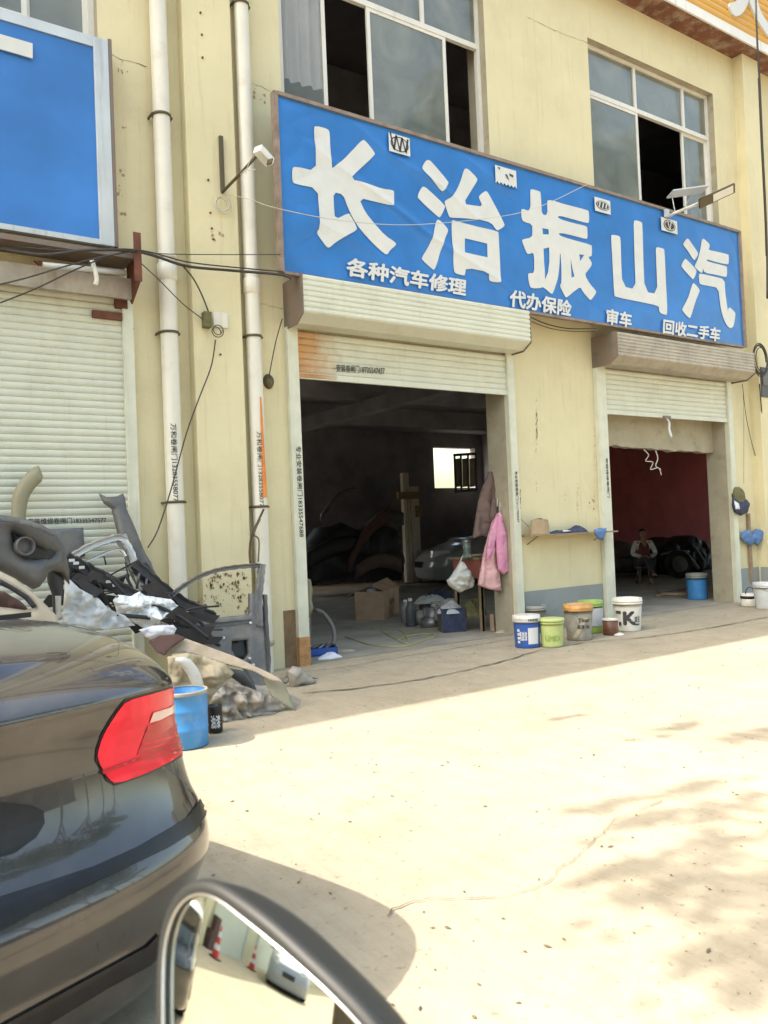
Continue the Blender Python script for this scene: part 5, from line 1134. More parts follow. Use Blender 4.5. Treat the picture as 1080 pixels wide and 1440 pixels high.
relief([(702,724),(707,728),(713,755),(715,780),(716,804),(709,808),(702,801),(699,770),(700,740)], 8.00, thick=.025, bulge=.035, wid=7, step=2, rum=.015, rs=8, fold=(.012,34), crease=.022, name='sleeve', mt=M['pink'], parent=o)
relief([(693,738),(701,722),(702,744),(694,775),(684,790),(686,765)], 8.03, thick=.02, bulge=.02, wid=8, step=2, rum=.015, rs=8, fold=(.015,34), crease=.022, name='front_flap', mt=M['pink'], parent=o)
m = MB(); m.tube(Pp([(703,722,8.08),(703,708,8.1),(700,700,8.12),(699,712,8.1)]), .006, 5); m.build('strap', M['white'], o)
# slipper-like white scraps near the jamb foot
tag(ragpile('paper_scrap', 'x', Gf(709,889).x, Gf(709,889).y, .004, .16, .07, .04, 'cream', 2), 'flat cream scrap on the floor by the right jamb foot', 'paper')
# hose machine at left
vm = thing('shop_vacuum', 'old canister with a grey hose just inside the left jamb of the main doorway', 'vacuum', Gf(432,905))
g0 = Gf(434,900); g0.x = max(g0.x, 4.40)
lathe_obj('canister', [(0,.01),(.12,.01),(.13,.03),(.13,.34),(.10,.38),(0,.39)], g0+Vector((.04,.25,0)), 'greyplastic', vm)
m = MB(); m.tube(smooth_path([g0+Vector((.06,.2,.42)), P(442,857,8.5), P(455,863,8.45), P(466,878,8.4), P(470,892,8.35), P(469,907,8.3)]), .028, 10); m.build('hose', M['hose'], vm)
relief([(430,812),(437,815),(440,828),(438,842),(441,856),(436,868),(430,862)], 8.45, thick=.04, bulge=.05, step=3, rum=.02, name='cloth_cover', mt=M['khaki'], parent=vm)
ty = thing('tool_tray', 'blue plastic tray on the floor by the left rail of the main doorway', 'tray', Gf(455,925))
t0_ = Gf(434,925); t1_ = Gf(474,921); dv = (t1_-t0_); dv.z = 0; dn = Vector((-dv.y, dv.x, 0)).normalized()*.24
t0_ = t0_+Vector((.02,.02,0)); m = MB()
for a, d in ((t0_, dv), (t0_+dn, dv), (t0_, dn), (t0_+dv, dn)): m.prism([a, a+d, a+d+Vector((0,0,.09)), a+Vector((0,0,.09))], Vector((-d.y, d.x, 0)).normalized()*.012)
m.prism([t0_, t0_+dv, t0_+dv+dn, t0_+dn], (0,0,.02)); m.build('tray_body', M['blue3'], ty)
for k in range(4):
    p = t0_+dv*(.2+.2*k)+dn*.5+Vector((0,0,.09)); m = MB(); m.tube([p-Vector((.09,.03*k,0)), p+Vector((.08,.04,.03))], .013, 6); m.build('tool', M['steel' if k % 2 else 'tin'], ty)
ragpile('rag', 'white rag lying in front of the blue tray', Gf(461,925).x, Gf(461,925).y-.04, .004, .15, .09, .06, 'cloth_w', 17)
ragpile('rag', 'dusty rag strip to the right of the blue tray', Gf(484,917).x, Gf(484,917).y, .004, .16, .07, .035, 'rubble', 19)
pts = [Gf(*q)+Vector((0,0,.008)) for q in ((485,896),(500,901),(520,907),(550,910),(575,908),(600,900),(612,895),(600,892),(575,895),(560,900),(545,893),(530,884),(515,882),(540,885),(565,888),(575,905),(560,900),(590,887),(620,883))]
tag(MB().tube(smooth_path(pts), .009, 5).build('cord', M['cord']), 'yellowish cord lying in loops on the workshop floor', 'cord')
# lift post
lf = thing('lift_post', 'grey two-post car lift column with brown timbers in the middle of the workshop', 'car lift', (13.2, 17.9, 0))
LX, LY = 13.1, 17.6; zt3 = P(578,665,LY).z
m = MB(); xa, xb = P(570,760,LY).x, P(590,760,LY).x
m.box((xa, LY, .004), (xa+.10, LY+.12, zt3)); m.box((xa+.13, LY, .004), (xa+.20, LY+.12, zt3)); m.build('rails', M['pvc'], lf)
m = MB(); m.box((xa+.23, LY-.02, .004), (xb+.02, LY+.3, P(583,684,LY).z)); m.build('column', M['pvc'], lf)
m = MB(); m.box((P(560,695,LY-.1).x, LY-.1, P(560,702,LY).z), (xb+.05, LY-.03, P(560,692,LY).z)); m.box((xb-.12, LY-.1, P(590,727,LY).z), (xb+.07, LY-.03, P(590,711,LY).z)); m.build('carriage', M['wood'], lf)
m = MB(); m.box((xa-.3, LY-.3, .004), (xb+.3, LY+.5, .03)); m.build('base_plate', M['steel'], lf)
# dark spares stacked at the back
rr2 = random.Random(9)
def curved(name, label, cat, x0, y0, Y, x1, y1, w_, mt):
    q = [(x0+(x1-x0)*k/6, y0+(y1-y0)*k/6-12*math.sin(math.pi*k/6)) for k in range(7)]
    top_ = [(a, b-w_/2) for a, b in q]; bot_ = [(a, b+w_/2) for a, b in q][::-1]
    return tag(relief(top_+bot_, Y, thick=.05, bulge=.12, wid=w_*.6, step=6, name=name, mt=M[mt]), label, cat)
curved('spare_bumper', 'dark bumper shell slanting high on the left of the workshop rear', 'bumper', 452, 728, 15.5, 503, 690, 9, 'darkgrey')
curved('spare_bumper', 'dark bumper shell lying low at the back left of the workshop', 'bumper', 432, 790, 16.0, 520, 770, 26, 'blackplastic')
curved('spare_bumper', 'brownish bumper shell leaning in the middle of the stack at the back', 'bumper', 490, 795, 15.8, 545, 725, 20, 'brown')
curved('spare_bumper', 'dark bumper shell behind the lift post', 'bumper', 515, 745, 17.2, 568, 730, 18, 'darkgrey')
curved('spare_bumper', 'lowest dark bumper shell in the stack beside the lift post', 'bumper', 500, 805, 15.9, 565, 796, 20, 'browncoat')
relief([(428,822),(430,770),(450,742),(480,735),(505,745),(530,735),(560,742),(566,815),(520,818)], 16.4, thick=.3, bulge=.35, wid=30, step=7, rum=.18, rs=2, name='parts_pile', mt=M['blackplastic'])
pp_ = bpy.data.objects['parts_pile']; tag(pp_, 'large dark pile of used car parts at the back of the workshop', 'parts pile')
rt = thing('round_table', 'low round table behind the carton', 'table', Gf(530,828)); gt_ = Gf(524,828); zt4 = .42
lathe_obj('table_top', [(0,zt4),(.62,zt4),(.64,zt4+.015),(.62,zt4+.03),(0,zt4+.03)], gt_, 'greyplastic', rt); lathe_obj('leg', [(.05,.01),(.04,zt4)], gt_, 'tin', rt, 14); lathe_obj('foot', [(0,.004),(.25,.004),(.24,.02),(.05,.04)], gt_, 'tin', rt, 20)
hm = Vector((gt_.x+.28, gt_.y+.1, zt4+.03)); hh = thing('helmet', 'black glossy helmet on the low round table', 'helmet', hm)
lathe_obj('shell', [(0,.0),(.15,.005),(.20,.08),(.20,.18),(.15,.28),(.07,.33),(0,.34)], hm, 'carpaint', hh); m = MB(); m.grid(lambda u, v: hm+Vector((.208*math.sin(-1+1.6*u), -.208*math.cos(-1+1.6*u), .13+.09*v)), 12, 3); m.build('visor', M['headlight'], hh)
kt = Vector((gt_.x-.25, gt_.y, zt4+.03)); kk = thing('pan', 'black flat pan on the left half of the low round table', 'pan', kt); lathe_obj('pan_body', [(0,.005),(.2,.005),(.24,.06),(.23,.065),(.19,.02)], kt, 'black', kk); m = MB(); m.tube([kt+Vector((.2,0,.05)), kt+Vector((.42,-.05,.07))], .012, 6); m.build('handle', M['black'], kk)
# ================================================================ CAR BUILDER
def make_car(label, cat, paint, spec=None, suv=False, full=True):
    """local frame: x right, y forward (rear at y=0), z up; half width about .91"""
    root = thing('parked_car', label, cat, (0,0,0))
    prof = spec or [(.125,.16,.84,4.50),(.15,.09,.87,4.58),(.22,.065,.88,4.6),(.33,.045,.89,4.62),(.345,.055,.885,4.63),(.44,.012,.905,4.64),(.47,.0,.91,4.64),(.53,.004,.912,4.62),(.555,.02,.908,4.61),(.60,.045,.905,4.60),(.625,.075,.905,4.58),(.70,.115,.908,4.54),(.78,.135,.905,4.48),(.86,.148,.893,4.35),(.94,.140,.885,4.1),(1.00,.118,.875,3.95),(1.025,.13,.868,3.85),(1.07,.20,.860,3.70),(1.125,.36,.846,3.65),(1.165,.62,.83,3.6),(1.19,1.0,.79,3.5)]
    pw, bd_ = 2.7, .50
    NT = 72
    def outl(k, vr, hw, vf, z):
        u = k/NT; b_ = min(bd_, (vf-vr)*.3)
        def corner(th, sx, rear):
            ss, cc_ = math.sin(th), math.cos(th)
            x = sx*hw*ss**(2/pw); y = b_*(1-cc_**(2/pw))
            return Vector((x, vr+y if rear else vf-y, z))
        if u < .35: return corner(u/.35*math.pi/2, 1, True)
        if u < .5: 
            f_ = (u-.35)/.15; return Vector((hw, vr+b_+(vf-vr-2*b_)*f_, z))
        return None
    def ring(vr, hw, vf, z):
        half = []; b_ = min(bd_, (vf-vr)*.3)
        nA = 22
        for i in range(nA+1):
            th = i/nA*math.pi/2; half.append(Vector((hw*math.sin(th)**(2/pw), vr+b_*(1-math.cos(th)**(2/pw)), z)))
        nS = 26
        for i in range(1, nS): 
            f_ = i/nS; half.append(Vector((hw*(1+.015*math.sin(math.pi*f_)), vr+b_+(vf-vr-2*b_)*f_, z)))
        for i in range(nA+1):
            th = (1-i/nA)*math.pi/2; half.append(Vector((hw*math.sin(th)**(2/pw), vf-b_*(1-math.cos(th)**(2/pw)), z)))
        return half+[Vector((-p.x, p.y, p.z)) for p in half[-2:0:-1]]
    def droop(p):
        if .62 < p.z < 1.2: p.z -= .035*(abs(p.x)/.9)**4*min(1, (p.z-.62)/.3)
        return p
    bm = bmesh.new(); rings = []
    wheels = [(.92, .315), (3.62, .315)]
    for (z, vr, hw, vf) in prof:
        rings.append([bm.verts.new(droop(p)) for p in ring(vr, hw, vf, z)])
    for i in range(len(rings)-1):
        n = len(rings[i])
        for k in range(n):
            q = (rings[i][k], rings[i][(k+1)%n], rings[i+1][(k+1)%n], rings[i+1][k])
            c_ = sum((v.co for v in q), Vector())/4
            if any((c_.y-wy)**2+(c_.z-wz)**2 < .35**2 and abs(c_.x) > .7 for wy, wz in wheels): continue
            f = bm.faces.new(q); f.smooth = True
    bm.faces.new(rings[-1])
    bmesh.ops.recalc_face_normals(bm, faces=bm.faces)
    me = bpy.data.meshes.new('body'); bm.to_mesh(me); bm.free(); body = link(me, 'body', M[paint], root)
    sub = body.modifiers.new('s', 'SUBSURF'); sub.levels = 1; sub.render_levels = 2
    # greenhouse
    gh = [(1.17,1.14,.66,3.42),(1.19,1.20,.65,3.36),(1.24,1.46,.61,3.05),(1.33,1.72,.56,2.78),(1.40,1.92,.525,2.60)] if not suv else [(1.04,.25,.75,3.5),(1.10,.28,.73,3.42),(1.3,.40,.68,3.1),(1.5,.55,.62,2.75)]
    bm = bmesh.new(); rings = [[bm.verts.new(p) for p in ring(vr, hw, vf, z)] for (z, vr, hw, vf) in gh]
    for i in range(len(rings)-1):
        n = len(rings[i])
        for k in range(n): bm.faces.new((rings[i][k], rings[i][(k+1)%n], rings[i+1][(k+1)%n], rings[i+1][k])).smooth = True
    bmesh.ops.recalc_face_normals(bm, faces=bm.faces); me = bpy.data.meshes.new('windows'); bm.to_mesh(me); bm.free(); link(me, 'windows', M['carglass'], root)
    z, vr, hw, vf = gh[-1]; bm = bmesh.new(); r1 = [bm.verts.new(p) for p in ring(vr, hw, vf, z)]; r2 = [bm.verts.new(p) for p in ring(vr+.06, hw-.03, vf-.06, z+.035)]; r3 = [bm.verts.new(p) for p in ring(vr+.3, hw-.2, vf-.3, z+.055)]
    for a, b in ((r1, r2), (r2, r3)):
        n = len(a)
        for k in range(n): bm.faces.new((a[k], a[(k+1)%n], b[(k+1)%n], b[k])).smooth = True
    bm.faces.new(r3); bmesh.ops.recalc_face_normals(bm, faces=bm.faces); me = bpy.data.meshes.new('roof'); bm.to_mesh(me); bm.free(); link(me, 'roof', M[paint], root)
    for sx in (-1, 1):
        for (f0, f1) in ((.30,.34), (.62,.66)):
            m = MB(); z0, v0, h0, w0 = gh[0]; z1, v1, h1, w1_ = gh[-1]
            def pl(u, v, off=.006):
                hw_ = h0+(h1-h0)*v; y = (v0+(w0-v0)*(f0+(f1-f0)*u))*(1-v)+(v1+(w1_-v1)*(f0+(f1-f0)*u))*v
                return Vector((sx*(hw_*1.015+off), y, z0+(z1-z0)*v))
            m.grid(pl, 2, 6); m.build('pillar', M['blackplastic'], root)
        for wy, wz in wheels:
            m = MB(); c_ = Vector((sx*.80, wy, wz)); m.lathe([(.16,-.10),(.29,-.10),(.315,-.06),(.318,.06),(.29,.10),(.21,.105)], c_, 32, axis=Vector((sx,0,0))); wh = m.build('wheel', M['tyre'], root)
            m = MB(); m.lathe([(.21,.10),(.215,.07),(.10,.05),(.05,.085),(0,.09)], c_, 32, axis=Vector((sx,0,0)))
            for k in range(5):
                a = k*2*math.pi/5; m.tube([c_+Vector((sx*.09, .03*math.cos(a), .03*math.sin(a))), c_+Vector((sx*.1, .2*math.cos(a), .2*math.sin(a)))], .022, 6)
            m.build('rim', M['silver'], wh)
            m = MB(); ar = []
            m.grid(lambda u, v: Vector((sx*(.895+.022*math.sin(v*math.pi)), wy+(.345+.045*v)*math.cos(-.25+u*(math.pi+.5)), wz+(.345+.045*v)*math.sin(-.25+u*(math.pi+.5)))), 28, 4); m.build('arch', M[paint], root)
            m = MB(); m.lathe([(.0,-.12),(.36,-.12),(.36,.06)], c_, 24, axis=Vector((sx,0,0))); m.build('wheel_well', M['black'], root)
        m = MB(); m.box((sx*.90-.01, 2.25, .84), (sx*.90+.03*1, 2.42, .865), bev=.006); m.build('door_handle', M['chrome'], root)
        m = MB(); m.box((sx*.92-.09, 3.02, 1.0), (sx*.92+.09, 3.12, 1.12), bev=.03); m.build('side_mirror', M[paint], root)
    m = MB(); m.box((-.26, 4.6, .45), (.26, 4.66, .6)); m.build('grille', M['black'], root)
    m = MB(); m.grid(lambda u, v: Vector(((u-.5)*1.44, 1.10+.0*v+.02*math.sin(u*3.14), 1.175+.02*v)), 8, 1); m.build('window_seal', M['black'], root)
    for sx in (-1, 1):
        m = MB(); m.grid(lambda u, v: Vector((sx*(.50+.36*u), 4.50-.40*u*u+.02-.03*v, .72+.16*v)), 8, 4); m.build('headlight', M['headlight'], root)
    return root, body
def surf_patch(poly, bvh, toM, off, name, mt, parent, step=3, hol=()):
    """a thin shell lying on the body surface, cut to the given outline"""
    vs, fs, _ = tri(poly, hol, step); bm = bmesh.new(); V = []
    inv = toM.inverted(); o_ = inv @ CAM
    for p in vs:
        d = (inv.to_3x3() @ ray(*p)).normalized(); h, nrm, idx, dist = bvh.ray_cast(o_, d, 20)
        if h is None: V.append(None); continue
        if nrm.dot(d) > 0: nrm = -nrm
        V.append(bm.verts.new(h+nrm*off))
    for f in fs:
        if all(V[i] for i in f):
            q = [V[i] for i in f]
            if max((q[i].co-q[i-1].co).length for i in range(3)) < .25: bm.faces.new(q).smooth = True
    bmesh.ops.delete(bm, geom=[v for v in bm.verts if not v.link_faces], context='VERTS')
    me = bpy.data.meshes.new(name); bm.to_mesh(me); bm.free(); me.materials.append(M[mt])
    o = bpy.data.objects.new(name, me); C.objects.link(o); o.parent = parent; return o
HEAD = R(17)       # the black car's heading, turned left of the facade normal
fdir = Vector((-math.sin(HEAD), math.cos(HEAD), 0)); rdir = Vector((math.cos(HEAD), math.sin(HEAD), 0))
CU, CV = .84, 1.90
car, body = make_car('glossy black saloon whose rear corner and red tail light fill the lower left', 'car', 'carpaint')
car.location = rdir*CU+fdir*CV; car.rotation_euler = (0, 0, HEAD)
bpy.context.view_layer.update()
dgx = bpy.context.evaluated_depsgraph_get(); ev = body.evaluated_get(dgx); bme = ev.to_mesh()
bv = BVHTree.FromPolygons([v.co.copy() for v in bme.vertices], [list(p.vertices) for p in bme.polygons]); ev.to_mesh_clear()
TM = Matrix.Translation(car.location) @ Matrix.Rotation(HEAD, 4, 'Z')
# tail light, seams and trims on the rear corner
tlp = [(135,1068),(136,1056),(142,1036),(152,1018),(165,998),(176,985),(205,977),(235,969),(252,962),(262,985),(268,1020),(270,1045),(262,1056),(240,1070),(205,1088),(162,1103),(150,1096)]
tl_ = surf_patch(chaikin(tlp, 1), bv, TM, .006, 'tail_light', 'lens', car)
surf_patch([(133.5,1069),(134.5,1055),(140.5,1035),(151,1016),(164,996.5),(175,983),(204.5,975),(236,967),(253,960),(265,983),(270,1020),(272,1046),(263,1058),(241,1073),(206,1090),(162,1105),(149,1098)], bv, TM, .003, 'lamp_seal', 'black', car)
surf_patch([(207,1016),(212,1002),(235,995),(253,984),(257,992),(240,1003),(222,1012)], bv, TM, .0095, 'lens_band', 'lenswhite', tl_)
surf_patch([(190,1062),(205,1020),(222,1014),(240,1005),(258,994),(264,1020),(267,1044),(240,1056)], bv, TM, .008, 'inner_lens', 'lens2', tl_)
surf_patch([(140,1085),(190,1066),(240,1058),(268,1046),(269,1049),(240,1062),(192,1070),(143,1089)], bv, TM, .009, 'lens_seam', 'lens2', tl_)
m_ = None
for k_ in range(2): surf_patch([(196+k_*3,1054-k_*8),(262-k_,1038-k_*8),(262-k_,1039.5-k_*8),(197+k_*3,1056-k_*8)], bv, TM, .0088, 'lens_ridge', 'lens', tl_, 4)
# rubbing strip along the bumper and lower black valance
surf_patch([(-60,1284),(0,1262),(60,1243),(130,1220),(190,1193),(240,1164),(262,1149),(274,1134),(281,1118),(289,1128),(287,1148),(272,1170),(240,1190),(190,1214),(130,1242),(60,1276),(0,1310),(-60,1336)], bv, TM, .008, 'rubbing_strip', 'blackplastic2', car)
surf_patch([(-60,1480),(10,1436),(80,1398),(150,1360),(205,1330),(222,1312),(228,1322),(226,1338),(210,1356),(150,1388),(90,1424),(40,1455),(-40,1500)], bv, TM, .008, 'valance_trim', 'blackplastic2', car)
surf_patch([(-60,1120),(0,1128),(40,1132),(60,1140),(62,1158),(50,1178),(20,1200),(-60,1222)], bv, TM, .004, 'plate_recess_shade', 'blackplastic2', car)  # flat dark patch painted for the shade of the number plate recess
# second dark car standing at the left, seen only in the mirror; the workshop car; a pale car far left
car2 = copy_tree(car, loc=(-2.6, 3.5, 0), rz=R(50), label='dark saloon parked farther left, seen only as a flank in the mirror')
car3, b3 = make_car('silver-grey car with its bonnet towards the yard inside the workshop beside the lift', 'car', 'carwhite')
# heading: nose points to the left of the picture, standing behind the lift post
car3.location = (0,0,0)
nose = G(592, 822, .004); 
hd3 = math.atan2(-( -.83), (-.55))
dirc = Vector((-.95, .30, 0)).normalized(); rz3 = math.atan2(-dirc.x, dirc.y)
car3.rotation_euler = (0,0,rz3); car3.location = Vector((P(589,800,16.9).x, 16.9, 0)) - dirc*4.64
car4 = copy_tree(car3, loc=(-17.5, 6.4, 0), rz=R(-110), label='silver-grey car parked far down the row, seen only in the mirror')
# ================================================================ TRAFFIC CONES (seen in the mirror)
def make_cone(c, label):
    t = thing('traffic_cone', label, 'traffic cone', c, 'traffic cones seen in the mirror'); c = Vector(c)
    m = MB(); m.box(c+Vector((-.2,-.2,.0)), c+Vector((.2,.2,.04)), bev=.01); m.build('base', M['black'], t)
    for z0, z1, mt_n in ((.04,.22,'cone'),(.22,.36,'conewhite'),(.36,.52,'cone'),(.52,.66,'conewhite'),(.66,.80,'cone')):
        r = lambda z: .16-.135*(z-.04)/.76
        lathe_obj('band', [(r(z0),z0),(r(z1),z1)], c, mt_n, t, 20)
    return t
make_cone((-10.2, 6.8, 0), 'red and white traffic cone nearer the dark car, seen in the mirror')
make_cone((-14.4, 7.1, 0), 'red and white traffic cone before the far shutter, seen in the mirror')
m = MB(); m.box((-11.5, 7.6, 0), (-10.8, 7.9, .5)); m.box((-11.4,7.6,.5),(-11.0,7.85,.9)); tag(m.build('crate_stack', M['brown']), 'dark crates against the wall, seen in the mirror', 'crate')
# ================================================================ THE MIRROR AT THE BOTTOM OF THE PHOTO
mp0 = CAM+ray(330,1290)*(.26/-ray(330,1290).z)
azm, tlm, RR = R(-106), R(18), .9
nm = Vector((math.sin(azm)*math.cos(tlm), math.cos(azm)*math.cos(tlm), math.sin(tlm))); cs = mp0-nm*RR
def on_sphere(px, py, rad=RR):
    d = ray(px, py).normalized(); b = d.dot(CAM-cs); q = b*b-((CAM-cs).length_squared-rad*rad)
    return CAM+d*(-b-math.sqrt(max(q, 0)))
ol = [(236,1470),(235,1400),(236,1345),(241,1310),(252,1280),(268,1262),(288,1256),(312,1264),(345,1290),(380,1318),(420,1352),(465,1392),(505,1432),(540,1475),(535,1505),(500,1525),(420,1535),(330,1532),(262,1515),(242,1495)]
ol = chaikin(ol, 2)
mr_ = thing('wing_mirror', 'rounded vehicle mirror in a dark rim at the bottom edge of the photo', 'mirror', mp0)
vs, fs, _ = tri(ol, (), 5); bm = bmesh.new(); V = [bm.verts.new(on_sphere(*p)) for p in vs]
for f in fs: bm.faces.new([V[i] for i in f]).smooth = True
bmesh.ops.recalc_face_normals(bm, faces=bm.faces); me = bpy.data.meshes.new('mirror_glass'); bm.to_mesh(me); bm.free(); link(me, 'mirror_glass', M['mirror'], mr_)
edge = [on_sphere(*p) for p in ol]; cen = sum(edge, Vector())/len(edge)
def ringtube(off, rad, back, name, mt):
    pts = [p+(p-cen).normalized()*off-nm*back for p in edge]; m = MB(); n = len(pts); seg = 10; V = []
    for i, p in enumerate(pts):
        t = (pts[(i+1)%n]-pts[i-1]).normalized(); a = t.cross(nm).normalized()
        V.append([m.b.verts.new(p+(a*math.cos(k*2*math.pi/seg)+nm*math.sin(k*2*math.pi/seg))*rad) for k in range(seg)])
    for i in range(n):
        for k in range(seg): m.b.faces.new((V[i][k], V[(i+1)%n][k], V[(i+1)%n][(k+1)%seg], V[i][(k+1)%seg])).smooth = True
    return m.build(name, M[mt], mr_)
ringtube(.005, .0062, .002, 'rim', 'rubber'); ringtube(.0002, .0011, -.0035, 'bright_edge', 'chrome')
m = MB(); n = len(edge)
def back(u, v):
    i = int(round(u*n)) % n; p = edge[i]+(edge[i]-cen).normalized()*.010; k = math.sin(v*math.pi/2)
    return cen+(p-cen)*math.cos(v*math.pi/2)**.6-nm*(.006+.055*k)
m.grid(back, n, 8, closeu=True); m.build('housing', M['rubber'], mr_)
m = MB(); b0 = cen-nm*.05; m.tube(smooth_path([b0, b0+Vector((.06,-.02,-.10)), b0+Vector((.08,-.08,-.30)), Vector((.30,.16,.72)), Vector((.30,.10,.35))]), .011, 10); m.build('stalk', M['rubber'], mr_)
m = MB(); m.box((.27,-.6,.10),(.32,.24,.80), bev=.02); m.build('door_panel', M['midgrey'], mr_)
m = MB(); m.lathe([(.05,-.05),(.22,-.05),(.24,0),(.22,.05),(.05,.05)], (.38,-.2,.24), 24, axis=Vector((1,0,0))); m.build('wheel', M['tyre'], mr_)
# ================================================================ INSIDE THE SECOND DOORWAY
def px_r(px_): return px_
def skin_mesh(name, verts, edges, radii, mt, parent, sub=2, root_i=0, scale=1.0):
    me = bpy.data.meshes.new(name); me.from_pydata([Vector(v) for v in verts], edges, []); me.update()
    o = bpy.data.objects.new(name, me); C.objects.link(o)
    md = o.modifiers.new('skin', 'SKIN'); md.use_smooth_shade = True
    sk = me.skin_vertices[0].data if me.skin_vertices else None
    if sk is None:
        bm = bmesh.new(); bm.from_mesh(me); bm.verts.layers.skin.verify(); bm.to_mesh(me); bm.free(); sk = me.skin_vertices[0].data
    for i, s_ in enumerate(sk):
        r = radii[i]; s_.radius = (r, r) if not hasattr(r, '__len__') else r; s_.use_root = (i == root_i)
    ss = o.modifiers.new('sub', 'SUBSURF'); ss.levels = sub; ss.render_levels = sub
    dg = bpy.context.evaluated_depsgraph_get(); me2 = bpy.data.meshes.new_from_object(o.evaluated_get(dg)); bpy.data.objects.remove(o)
    return link(me2, name, M[mt], parent, True)
# person: seated on a stool, facing the yard, legs crossed at the knee
pc = G(910, 822, .004); d_ = -Vector((pc.x, pc.y, 0)).normalized()
FW = (d_+Vector((0,-.35,0))).normalized(); SD = Vector((-FW.y, FW.x, 0))   # SD: the person's left
pc = pc-FW*.22
per = thing('person', 'person in white shirt and maroon vest sitting with hands in lap inside the second doorway', 'person', pc)
def L(s, f, z): return pc+SD*s+FW*f+Vector((0,0,z))
Vb = {'pel':(0,0,.50),'belly':(0,.0,.64),'chest':(0,.02,.84),'neck':(0,.03,1.0),'chin':(0,.045,1.05),'head':(0,.04,1.13),'crown':(0,.035,1.205),
 'shL':(.17,.02,.93),'elL':(.26,.06,.68),'wrL':(.10,.24,.60),'hdL':(.04,.27,.595),'shR':(-.17,.02,.93),'elR':(-.26,.06,.68),'wrR':(-.09,.25,.62),'hdR':(-.03,.28,.61),
 'hpL':(.09,.03,.50),'knL':(.10,.42,.52),'anL':(.02,.46,.12),'toL':(.02,.60,.05),'hpR':(-.09,.03,.50),'knR':(-.06,.42,.58),'anR':(.06,.66,.24),'toR':(.10,.78,.22)}
Rb = {'pel':.14,'belly':(.125,.11),'chest':(.15,.11),'neck':.052,'chin':.06,'head':.085,'crown':.062,'shL':.055,'elL':.042,'wrL':.028,'hdL':.03,'shR':.055,'elR':.042,'wrR':.028,'hdR':.03,'hpL':.09,'knL':.062,'anL':.04,'toL':.03,'hpR':.09,'knR':.062,'anR':.04,'toR':.03}
Eb = [('pel','belly'),('belly','chest'),('chest','neck'),('neck','chin'),('chin','head'),('head','crown'),('chest','shL'),('shL','elL'),('elL','wrL'),('wrL','hdL'),('chest','shR'),('shR','elR'),('elR','wrR'),('wrR','hdR'),('pel','hpL'),('hpL','knL'),('knL','anL'),('anL','toL'),('pel','hpR'),('hpR','knR'),('knR','anR'),('anR','toR')]
def body_sub(names, edges, extra, mt, nm):
    ks = list(names); idx = {k: i for i, k in enumerate(ks)}
    rad = []
    for k in ks:
        r = Rb[k]; rad.append(tuple(x+extra for x in r) if hasattr(r, '__len__') else r+extra)
    return skin_mesh(nm, [L(*Vb[k]) for k in ks], [(idx[a], idx[b]) for a, b in edges if a in idx and b in idx], rad, mt, per)
body_sub(Vb.keys(), Eb, 0, 'skin', 'body')
body_sub(['chest','belly','shL','elL','wrL','shR','elR','wrR'], [e for e in Eb if e[0] != 'pel'], .012, 'shirt', 'shirt')
skin_mesh('vest', [L(0,.01,.56), L(0,.015,.70), L(0,.03,.86), L(.085,.03,.95), L(-.085,.03,.95)], [(0,1),(1,2),(2,3),(2,4)], [(.15,.135),(.148,.13),(.155,.128),.062,.062], 'vest', per)
body_sub(['pel','hpL','knL','anL','hpR','knR','anR'], Eb, .014, 'trouser', 'trousers')
for k in ('L','R'): skin_mesh('shoe', [L(*Vb['an'+k])-Vector((0,0,.05)), L(*Vb['to'+k])], [(0,1)], [.045,.042], 'black', per, 1)
skin_mesh('hair', [L(0,.0,1.10), L(0,.005,1.18), L(0,.045,1.225)], [(0,1),(1,2)], [.075,.088,.068], 'hair', per)
for sx in (-1, 1):
    m = MB(); m.lathe([(0,-.004),(.009,0),(0,.004)], L(sx*.032, .118, 1.135), 8, axis=FW); m.build('eye', M['black'], per)
    skin_mesh('ear', [L(sx*.083,.03,1.12), L(sx*.09,.02,1.15)], [(0,1)], [.012,.014], 'skin', per, 1)
    for k in range(4): skin_mesh('finger', [L(sx*(.03+.0)-.0, .29, .60+.016*(k-1.5)), L(sx*-.01, .31, .60+.016*(k-1.5)), L(sx*-.035, .30, .598+.016*(k-1.5))], [(0,1),(1,2)], [.009,.008,.007], 'skin', per, 1)
    skin_mesh('thumb', [L(sx*.03,.27,.63), L(sx*.0,.29,.655)], [(0,1)], [.010,.009], 'skin', per, 1)
skin_mesh('nose', [L(0,.12,1.13), L(0,.135,1.105)], [(0,1)], [.010,.014], 'skin', per, 1)
m = MB(); m.box(L(0,.114,1.072)-Vector((.022,.006,.004)), L(0,.114,1.072)+Vector((.022,.006,.004)), rz=math.atan2(SD.y, SD.x)); m.build('mouth', M['vest'], per)
stl = thing('stool', 'low metal stool under the seated person', 'stool', pc); m = MB(); m.lathe([(0,.36),(.17,.36),(.18,.375),(.17,.39),(0,.39)], pc, 20); m.build('seat', M['wood'], stl)
for sx, sy in ((1,1),(1,-1),(-1,1),(-1,-1)): m = MB(); m.tube([L(sx*.10, sy*.10, .36), L(sx*.15, sy*.15, .004)], .013, 6); m.build('leg', M['tin'], stl)
